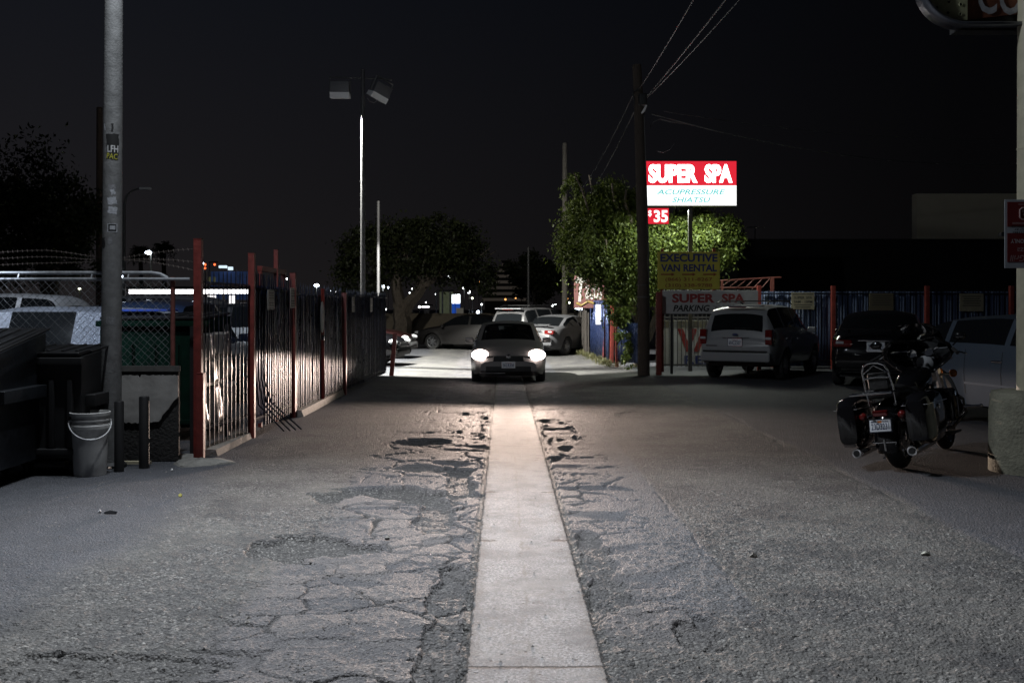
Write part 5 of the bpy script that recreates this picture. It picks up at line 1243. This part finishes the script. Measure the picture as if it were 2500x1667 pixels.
def leafmat(name, c1, c2):
    m = mat(name, c1, .55); nt = m.node_tree; b = nt.nodes['Principled BSDF']; b.inputs['Specular IOR Level'].default_value = .35
    g = nt.nodes.new('ShaderNodeNewGeometry'); cr = nt.nodes.new('ShaderNodeValToRGB'); cr.color_ramp.elements[0].color = (*c1,1); cr.color_ramp.elements[1].color = (*c2,1)
    nt.links.new(g.outputs['Random Per Island'], cr.inputs[0]); nt.links.new(cr.outputs[0], b.inputs['Base Color'])
    tr = nt.nodes.new('ShaderNodeBsdfTranslucent'); nt.links.new(cr.outputs[0], tr.inputs[0]); mx_ = nt.nodes.new('ShaderNodeMixShader'); mx_.inputs[0].default_value = .3
    o = nt.nodes['Material Output']; nt.links.new(b.outputs[0], mx_.inputs[1]); nt.links.new(tr.outputs[0], mx_.inputs[2]); nt.links.new(mx_.outputs[0], o.inputs[0]); return m
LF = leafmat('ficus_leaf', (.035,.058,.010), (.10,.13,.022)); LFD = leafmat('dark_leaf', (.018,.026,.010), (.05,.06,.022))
def limb(q, a, b, r0, r1, rs, depth, ends, spread=.5, kids=3):
    a = Vector(a); b = Vector(b); n = 5; pts = []
    for i in range(n+1):
        p = a.lerp(b, i/n); 
        if 0 < i < n: p += Vector((rs.uniform(-1,1),rs.uniform(-1,1),rs.uniform(-.5,.5)))*(b-a).length*.05
        pts.append(p)
    q.tube(pts, [r0+(r1-r0)*i/n for i in range(n+1)], n=8 if depth > 1 else 5)
    if depth == 0: ends.append(b); return
    L_n = (b-a).length
    for k in range(kids):
        d = (b-a).normalized()+Vector((rs.uniform(-1,1),rs.uniform(-1,1),rs.uniform(-.3,.8)))*spread; d.normalize()
        st = pts[-1] if k < 2 else pts[3]
        limb(q, st, st+d*L_n*rs.uniform(.55,.8), r1*.85, r1*.35, rs, depth-1, ends, spread, kids)
def blobs_tree(name, label, base, blobs, nleaf, size, seed, m, trunk, cat='tree', droop=.5, strands=True, group=None, depth=2, tdir=None):
    base = Vector(base); t = thing(name, label, cat, tuple(base), 0, group); rs = random.Random(seed); rn = np.random.RandomState(seed)
    q = MB(); ends = []
    for (a, b, r0, r1) in trunk: limb(q, Vector(a)-base, Vector(b)-base, r0, r1, rs, depth, ends)
    q.build('trunk', BARK, t, 60)
    tot = sum(bl[3]*bl[4]*bl[5] for bl in blobs)**1.0; C_ = []
    for (x,y,z,rx,ry,rz) in blobs:
        n = int(nleaf*(rx*ry*rz)/tot); k = max(6, int(n/130))   # twigs clumps
        u = rn.normal(size=(k,3)); u /= np.linalg.norm(u,axis=1)[:,None]; rad = rn.uniform(.25,1.0,size=k)**.45
        cl = u*rad[:,None]*np.array([rx,ry,rz])+np.array([x,y,z])-np.array(base)
        cs = min(rx,ry,rz)*.26
        for c in cl:
            nn = max(1,int(n/k)); pts = rn.normal(size=(nn,3))*cs*rn.uniform(.5,1.2)*np.array([1,1,.7])
            if strands: pts[:,2] -= np.abs(rn.exponential(size=nn))*cs*1.1*droop; 
            C_.append(c+pts)
    C_ = np.concatenate(C_); C_ = C_[C_[:,2]+base.z > .05]
    leaf_mesh('crown', C_, size, seed, m, t, droop)
    return t
def B_(px, py, Y, rx, rz, ry=None):
    p = W(px,py,Y); s = Y/F; return (p.x,p.y,p.z,rx*s,(ry or rx)*s,rz*s)
YT = 27.6
bl = [B_(1450,560,YT,78,90),B_(1500,500,YT,60,60),B_(1415,600,YT,45,55),B_(1480,632,YT,60,62),B_(1530,600,YT,60,110),B_(1400,455,YT,28,30),B_(1487,470,YT,22,18),B_(1485,437,YT,12,12),B_(1545,470,YT,25,28),B_(1508,735,YT-.5,30,55),B_(1528,820,YT-.8,22,55),B_(1535,880,YT-.8,12,20),
      B_(1640,560,YT,60,50),B_(1700,560,YT,65,52),B_(1755,545,YT,45,32),B_(1790,560,YT,35,30),B_(1770,600,YT,40,40),B_(1600,620,YT,60,70),B_(1680,620,YT,60,50),B_(1580,700,YT,30,50),B_(1560,560,YT,40,60),B_(1425,520,YT,40,40),B_(1715,520,YT+.3,40,22),B_(1655,525,YT+.4,40,24)]
tb = W(1560,905,YT+.4)
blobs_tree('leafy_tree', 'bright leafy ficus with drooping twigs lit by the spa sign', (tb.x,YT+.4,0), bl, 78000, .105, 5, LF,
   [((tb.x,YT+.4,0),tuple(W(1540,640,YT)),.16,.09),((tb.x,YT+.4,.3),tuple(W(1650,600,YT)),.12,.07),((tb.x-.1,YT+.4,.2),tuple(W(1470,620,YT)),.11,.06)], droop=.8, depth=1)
# central oak
YO = 47; tb = W(985,0,YO)
blo = [B_(905,620,YO,85,60),B_(1000,600,YO,110,70),B_(1090,600,YO,90,62),B_(1160,650,YO,62,50),B_(870,680,YO,60,60),B_(950,560,YO,90,32),B_(1060,555,YO,85,30),B_(1180,690,YO,40,30),B_(1120,660,YO,60,45),B_(850,640,YO,45,35)]
sp = lambda px,py,dy=0: tuple(W(px,py,YO+dy))
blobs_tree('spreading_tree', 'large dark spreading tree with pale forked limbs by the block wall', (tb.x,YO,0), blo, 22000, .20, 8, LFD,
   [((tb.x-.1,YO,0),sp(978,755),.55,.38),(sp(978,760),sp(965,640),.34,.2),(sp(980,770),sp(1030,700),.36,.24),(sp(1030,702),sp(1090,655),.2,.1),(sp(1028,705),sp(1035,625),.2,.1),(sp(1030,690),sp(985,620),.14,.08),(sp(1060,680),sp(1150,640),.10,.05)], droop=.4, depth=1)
YO2 = 66; sp = lambda px,py,dy=0: tuple(W(px,py,YO2+dy)); tb = W(1322,0,YO2)
blobs_tree('far_round_tree', 'far dark round tree behind the slim pole and pale wooden pole', (tb.x,YO2,0), [B_(1275,660,YO2,40,48),B_(1320,650,YO2,50,45),B_(1350,680,YO2,35,45),B_(1300,700,YO2,50,30)], 7000, .28, 12, LFD,
   [((tb.x,YO2,0),sp(1310,720),.4,.3),(sp(1310,725),sp(1280,670),.25,.12),(sp(1312,725),sp(1340,670),.25,.12)], droop=.3, depth=1)
YL = 36; sp = lambda px,py,dy=0: tuple(W(px,py,YL+dy)); tb = W(120,0,YL)
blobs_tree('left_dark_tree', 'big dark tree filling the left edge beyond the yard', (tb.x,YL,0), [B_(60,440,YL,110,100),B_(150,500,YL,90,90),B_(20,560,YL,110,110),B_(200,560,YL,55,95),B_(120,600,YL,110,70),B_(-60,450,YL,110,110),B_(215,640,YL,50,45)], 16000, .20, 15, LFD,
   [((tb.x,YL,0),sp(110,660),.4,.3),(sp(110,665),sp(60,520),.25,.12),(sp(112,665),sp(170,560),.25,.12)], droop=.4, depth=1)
for (px, py, Y, lab, s_) in ((342,612,95,'far palm silhouette nearest the sticker covered pole',1),(398,603,95,'far palm silhouette right of its twin behind the lit lamp',1.1)):
    c = W(px,py,Y); t = thing('palm_tree', lab, 'palm tree', (c.x,Y,0), 0, 'far palms')
    q = MB(); q.tube([(0,0,0),(.15,0,c.z/2),(0,0,c.z)], [.28,.22,.2], n=8); q.build('trunk', BARK, t)
    rn = np.random.RandomState(px); pts = []
    for k in range(46):
        az = rn.uniform(0,2*np.pi); el = rn.uniform(-.9,1.2); L_n = rn.uniform(.9,1.25)*s_
        for i in range(30):
            f = i/29*L_n; pts.append((math.cos(az)*math.cos(el)*f, math.sin(az)*math.cos(el)*f, c.z+math.sin(el)*f-.42*f*f))
    leaf_mesh('crown', np.array(pts), .38, px, LFD, t, .9, 5)
# undergrowth by the right fence
rn = np.random.RandomState(4); pts = []
for k in range(420):
    y = rn.uniform(27.5,38); x = 3.02-.02*(y-30)+rn.normal()*.12-.08; z = GZ(x,y)
    for i in range(5): pts.append((x+rn.normal()*.03, y+rn.normal()*.03, z+rn.uniform(.0,.14)))
g = leaf_mesh('weeds', np.array(pts), .10, 9, leafmat('weed_leaf',(.05,.06,.02),(.14,.13,.06)), None, -.8, 6); g['kind'] = 'stuff'; tag(g, 'dry weeds and grass along the foot of the right fence', 'weeds')

# ------------------------------------------------------------------ far wall, far buildings, far lamps
YW = 51
q = MB(); x0, x1 = W(930,0,YW).x-4, W(1400,0,YW).x; hz = 1.32
t = thing('block_wall', 'beige block wall across the end of the alley', 'wall', ((x0+x1)/2,YW,0))
q.box((0,0,hz/2), (x1-x0,.2,hz)); q.build('blocks', mat('block_beige',(.16,.135,.10),.85,noise=.15,nscale=5), t)
q = MB(); q.box((0,0,hz+.03), (x1-x0+.05,.26,.06)); q.build('coping', mat('block_beige'), t)
FB = mat('far_concrete',(.22,.21,.2),.8)
# stepped pyramid building
YPY = 190; p = W(1235,0,YPY); t = thing('stepped_building', 'far pyramid shaped building with rows of faint lit bands', 'building', (p.x,YPY,0))
for k in range(7):
    z0_ = H0+(752-735+k*14)/F*YPY; wpx = 112-k*15.5; q = MB(); q.box((0,0,z0_+.25), (wpx*YPY/F,14-k*1.5,.50)); q.build('lit_band', mat('band_light',(.3,.28,.25),.7,emit=(.9,.75,.62),es=.026), t)
    q = MB(); q.box((0,0.1,z0_+.75), (wpx*.98*YPY/F,13.6-k*1.5,.6)); 
    q.build('storey', mat('dark_wall2',(.08,.075,.07),.8), t)
q = MB(); q.box((0,.5,H0/2+.8), (100*YPY/F,12,H0+1.6)); q.build('base_floor', mat('dark_wall2'), t)
# kiosk with glowing white top and blue column
YK = 60
LAMPW = mat('lamp_white',(1,1,1),.4,emit=(.92,.98,1),es=9); LAMPC = mat('lamp_cool',(1,1,1),.4,emit=(.75,.85,1),es=14); LAMPA = mat('lamp_amber',(1,.6,.2),.4,emit=(1,.42,.12),es=2.2); LAMPG = mat('lamp_greenish',(1,1,.9),.4,emit=(.95,1,.75),es=4)
c = W(1113,0,YK); t = thing('fuel_station_totem', 'glowing white and blue twin totem beyond the block wall', 'totem', (c.x,YK,0)); s_ = YK/F
def zz(py, Y): return H0-(py-CY)/F*Y
for (xa_, xb_, y0_) in ((1103,1110.5,719),(1111.5,1123.5,718)):
    q = MB(); q.rbox((((xa_+xb_)/2-1113)*s_,0,(zz(y0_,YK)+zz(741,YK))/2), ((xb_-xa_)*s_,.2,zz(y0_,YK)-zz(741,YK)), .05); q.build('lit_panel', mat('totem_white',(1,1,1),.4,emit=(.9,.97,1),es=2.6), t)
    q = MB(); q.box((((xa_+xb_)/2-1113)*s_,.02,zz(741,YK)/2), ((xb_-xa_)*s_*.95,.18,zz(741,YK))); q.build('blue_column', mat('totem_blue',(.02,.08,.5),.4,emit=(.02,.10,.55),es=.5), t)
q = MB(); q.box(((1123-1113)*s_,-.2,zz(752,YK)/2), (17*s_,.4,zz(752,YK))); q.build('white_cabinet', mat('cabinet_cream',(.4,.38,.33),.6,emit=(.5,.48,.4),es=.12), t)
t = thing('lit_storefront', 'small greenish lit porch with thin columns beyond the block wall', 'building', (W(1085,0,62).x,62.5,0)); s_ = 62/F
q = MB(); q.box((0,1.6,1.35), (34*s_,.1,2.7)); q.build('back_wall', mat('green_glow',(.2,.22,.15),.7,emit=(.35,.4,.24),es=.10,noise=.6,nscale=2), t)
for px in (1064,1079,1098):
    q = MB(); q.box(((px-1085)*s_,0,1.35), (.09,.09,2.7)); q.build('column', FB, t)
q = MB(); q.box((0,.8,2.74), (40*s_,1.8,.10)); q.build('roof', mat('dark_wall2'), t); q = MB(); q.box((6*s_,0,.80), (60*s_,.05,.07)); q.build('rail', FB, t)
# canopy with fluorescent strip seen through the left fence
YF = 41
def strip_light(px0, px1, py, hh, Y, label, posts=True, es=3.5):
    a = W(px0,py,Y); b = W(px1,py,Y); t = thing('lit_canopy', label, 'canopy', ((a.x+b.x)/2,Y,0))
    q = MB(); q.box((0,0,a.z), (b.x-a.x,.3,hh)); q.build('light_strip', mat('strip_white_%d'%px0,(1,1,1),.4,emit=(1,.98,1),es=es), t)
    q = MB(); q.box((0,1.0,a.z+hh*.5+.06), (b.x-a.x+.3,3,.12)); q.build('roof', MBLACK, t)
    for k in range(4):
        q = MB(); q.box((-(b.x-a.x)/2+.1+k*(b.x-a.x-.2)/3,.9,a.z/2), (.10,.10,a.z)); q.build('column', MBLACK, t)
    return t
t = strip_light(318,640,712,.17,YF,'long low canopy edged by a bright white light strip seen through the left fence')
for (pa, pb, y0_, y1_) in ((508,516,721,743),(519,527,721,732),(560,566,721,748),(568,573,721,741)):
    a = W(pa,y0_,YF+1); b = W(pb,y1_,YF+1); q = MB(); q.box(((a.x+b.x)/2-t.location.x,1,(a.z+b.z)/2), (b.x-a.x,.05,a.z-b.z)); q.build('lit_window', mat('win_white',(1,1,1),.4,emit=(1,.97,.98),es=1.3), t)
q = MB(); a = W(400,742,YF-1); b = W(575,742,YF-1); q.box(((a.x+b.x)/2-t.location.x,-1,a.z), (b.x-a.x,.05,.04)); q.build('light_line', mat('line_white',(1,1,1),.4,emit=(.8,.75,.7),es=.35), t)
strip_light(1030,1048,749,.10,70,'short low canopy with a glowing strip behind the spreading tree')
# advertising sign glow and coloured signal lights behind the fence
c = W(560,695,60); t = thing('blue_billboard', 'dim blue billboard with a white top light behind the spear tips', 'billboard', (c.x,60,0))
q = MB(); q.box((0,0,zz(685,60)-.3), (2.2,.1,1.7)); q.build('panel', mat('billboard_blue',(.05,.1,.3),.5,emit=(.05,.10,.28),es=.10,noise=.8,nscale=1.3), t)
q = MB(); q.rbox((-.3,-.3,zz(652,60)), (.5,.12,.16), .04); q.rbox((.15,-.3,zz(656,60)), (.3,.12,.2), .04); q.build('top_light', mat('bb_light',(1,1,1),.4,emit=(.65,.8,.9),es=1.2), t)
q = MB(); q.box((0,0.1,.8), (.2,.2,2)); q.build('post', MBLACK, t)
c = W(510,646,70); t = thing('signal_gantry', 'traffic signal gantry with three red orange lights above the fence', 'traffic signal', (c.x,70,0))
for (px, py) in ((501,646),(501,655),(524,646)):
    q = MB(); p_ = W(px,py,70); q.sphere((p_.x-c.x,0,p_.z), .075); q.build('signal_lamp', mat('signal_red',(1,.2,.05),.4,emit=(1,.14,.04),es=3), t)
q = MB(); q.tube([(.0,.1,0),(0,.1,zz(640,70)),(.6,.1,zz(640,70))], .05); q.build('mast', MBLACK, t)
q = MB(); 
t = thing('yellow_sign', 'dim yellow green pair of panels behind the spear tips', 'sign', (W(517,0,58).x,58,0))
for px in (511,523): q = MB(); q.box(((px-517)*58/F,0,zz(683,58)), (5*58/F,.05,.33)); q.build('panel', mat('yg_panel',(.25,.25,.08),.5,emit=(.25,.25,.06),es=.25), t)
q = MB(); q.box((0,.06,1.4), (.1,.05,2.9)); q.build('post', MBLACK, t)
# street lamps
def street_lamp(px, py, Y, label, r_=.13, m=LAMPC, arm=0, pole=True, sc2=1.0):
    c = W(px,py,Y); t = thing('street_lamp', label, 'street lamp', (c.x+arm,Y,0), 0, 'distant lit street lamps')
    if pole: q = MB(); q.tube([(0,0,0),(0,0,c.z),(-arm*.5,0,c.z+.15),(-arm,0,c.z+.08)] if arm else [(0,0,0),(0,0,c.z)], .05*sc2, n=8); q.build('pole', mat('lit_pole',(.45,.44,.38),.6), t)
    q = MB(); q.sphere((-arm,-.05,c.z), (r_*1.3,r_*1.2,r_*.75)); q.build('lamp', m, t, 60)
    return t
street_lamp(131,654,62,'lit lamp above the chain link left of the sticker covered pole',.17)
street_lamp(363,617,52,'lit lamp on a pale post between the two far palms and tallest red post',.13,arm=.12)
street_lamp(491,643,56,'lit lamp right beside the tallest red post',.13,arm=.1)
street_lamp(773,697,75,'lit lamp over the long barred gate, left of the spreading tree',.16,sc2=.8)
street_lamp(935,700,75,'lit lamp just right of the short thin grey pole',.16,sc2=.8)
street_lamp(195,705,60,'small lit lamp seen through the chain link',.07,LAMPG)
street_lamp(296,675,40,'bright small lamp peeking out beside the sticker covered pole at rail height',.07)
spots = [(1096,676,85,.09,LAMPW),(1133,703,85,.12,LAMPW),(1145,713,85,.12,LAMPW),(1153,728,85,.09,LAMPG),(1176,743,85,.07,LAMPW),(1167,762,85,.13,LAMPC),(1024,749,80,.09,LAMPW),(1064,718,85,.06,LAMPW),(1006,705,80,.05,LAMPW),(941,755,60,.07,LAMPW),
 (1349,746,80,.08,LAMPW),(1356,743,85,.05,LAMPW),(1378,741,80,.08,LAMPW),(1390,739,60,.06,LAMPG),(1385,729,90,.08,LAMPA),(1259,728,95,.07,LAMPA),(1234,731,95,.10,LAMPA),(1169,688,95,.07,LAMPA),(1229,756,95,.10,LAMPA),(1406,754,50,.04,LAMPC),(1413,754,50,.05,LAMPC),(1420,754,50,.04,LAMPC),(806,710,70,.05,LAMPW),(822,712,70,.07,LAMPW),(870,713,70,.07,LAMPG),(700,681,60,.05,LAMPW),(678,704,60,.05,LAMPC),(1000,715,70,.04,LAMPW),(948,702,90,.08,LAMPC),(1040,738,90,.05,LAMPW),(1187,767,70,.05,LAMPW)]
for i, (px, py, Y, r_, m) in enumerate(spots):
    kind_ = {LAMPA:'amber',LAMPW:'white',LAMPC:'bluish white',LAMPG:'pale greenish'}[m]
    c = W(px,py,Y); t = thing('distant_lamp', '%s point of light beyond the alley, about %s' % (kind_, ('level with the block wall top' if py > 735 else 'well above the block wall' if py < 700 else 'a little above the block wall')), 'lamp', (c.x,Y,0), 0, '%s far lights %s' % (kind_, 'low' if py > 735 else 'high' if py < 700 else 'middle'))
    q = MB(); q.tube([(0,.1,0),(0,.1,max(.3,c.z-.05))], .035, n=6); q.build('pole', mat('dark_bar'), t)
    q = MB(); q.sphere((0,0,c.z), r_); q.build('lamp', m, t, 60)
# unlit curved-arm lamp beside the sticker pole
c = W(303,0,40); t = thing('curved_arm_lamp', 'unlit street lamp with a curved arm just right of the sticker covered pole', 'street lamp', (c.x,40,0))
h0_ = zz(500,40); q = MB(); s_ = 40/F
q.tube([(0,0,0),(0,0,h0_),(6*s_,0,h0_+22*s_),(20*s_,0,h0_+34*s_),(40*s_,0,h0_+41*s_)], [.07,.06,.045,.04,.035], n=10); q.build('pole', mat('dark_pole',(.10,.10,.10),.6), t)
q = MB(); q.rbox((52*s_,0,h0_+30*s_+.16), (.45,.2,.10), .04); q.build('lamp_head', mat('lamp_grey'), t)
c = W(243,0,38); q = MB(); q.lathe([(.14,0),(.11,9.3),(.001,9.3)], None, 14); tag(q.build('wooden_pole', mat('brown_pole',(.10,.07,.055),.9), loc=(c.x,38,0)), 'brown wooden pole half hidden behind the sticker covered pole', 'pole')
# dirt bike near wooden pole
t = thing('bicycle', 'small bicycle leaning at the foot of the pale wooden pole', 'bicycle', (F2X+.62,F2Y-2,0), R(60))
for x in (-.5,.5):
    q = MB(); q.lathe([(.31,-.02),(.34,0),(.31,.02)], None, 28, Matrix.Translation((x,0,.34)) @ Matrix.Rotation(R(90),4,'X'), closed=True); q.build('wheel', CHROME, t)
q = MB(); q.tube([(-.5,0,.34),(-.12,0,.34),(.38,0,.75),(-.2,0,.78),(-.5,0,.34)], .018); q.tube([(.5,0,.34),(.38,0,.85)], .018); q.tube([(-.12,0,.34),(-.22,0,.9)], .016); q.build('frame', CHROME, t)
q = MB(); q.rbox((-.22,0,.93), (.24,.12,.05), .02); q.build('saddle', MBLACK, t); q = MB(); q.tube([(.3,-.25,1.0),(.38,0,.9),(.3,.25,1.0)], .014); q.build('handlebar', CHROME, t)

# ------------------------------------------------------------------ lights
def lamp(name, kind_, loc_, energy, col, **k):
    l = bpy.data.lights.new(name, kind_); l.energy = energy; l.color = col
    for a_, v in k.items(): setattr(l, a_, v)
    o = bpy.data.objects.new(name, l); COL.objects.link(o); o.location = loc_; return o
def aim(o, tgt): o.rotation_euler = (Vector(tgt)-o.location).to_track_quat('-Z','Y').to_euler()
o = lamp('pole_lamp_light', 'POINT', (-3.2,8.7,7.7), 1000, (.86,.93,1), shadow_soft_size=.12)
o = lamp('foreground_fill_light', 'SPOT', (-2.0,9.8,7.4), 4700, (.92,.955,1), shadow_soft_size=.12, spot_size=R(98), spot_blend=1); aim(o, (-.2,4.9,0))  # added fill spot, no fixture of its own, brightens the foreground asphalt
o = lamp('yard_fill_light', 'SPOT', (-8.5,6.5,7.5), 3600, (.76,.86,1), shadow_soft_size=.12, spot_size=R(46), spot_blend=.5); aim(o, (-7.3,14.2,1.2))  # added spot out of view on the left, makes the dewy minivan show
fl = Vector((FP.x-.66,FP.y+.05,7.42))
o = lamp('flood_light', 'SPOT', fl, 26000, (1,.98,.90), shadow_soft_size=.10, spot_size=R(86), spot_blend=.12); aim(o, (fl.x+2.0,fl.y+2.35,0))
o = lamp('flood_light', 'SPOT', (FP.x+.95,FP.y+.1,7.35), 1500, (1,.96,.84), shadow_soft_size=.10, spot_size=R(46), spot_blend=.6); aim(o, (2.9,28.8,3.4))
o = lamp('flood_light', 'SPOT', (FP.x-.3,FP.y+.4,7.35), 2200, (1,.96,.86), shadow_soft_size=.10, spot_size=R(60), spot_blend=.8); aim(o, (-2,48,1.5))  # extra weak spot added at the flood pole to lift the oak and block wall
# headlights: a wide flat dipped beam
for s in (-1,1):
    hx = CARX+s*.66*.985; hy = CARY-2.1*.985-.07; hz_ = zc+.665
    o = lamp('headlight_beam', 'SPOT', (hx,hy,hz_), 3300, (1,.77,.64), shadow_soft_size=.05, spot_size=R(10.5), spot_blend=1); aim(o, (hx-.5,hy-10,hz_-.36)); o.scale = (12,1,1)
# area lamp added under the spa sign to strengthen its glow on the foliage
a = W(1683,512,SGY); l = lamp('sign_glow_fill', 'AREA', (a.x,SGY+.2,a.z), 210, (.95,1,.85), shape='RECTANGLE', size=2.2, size_y=.3)
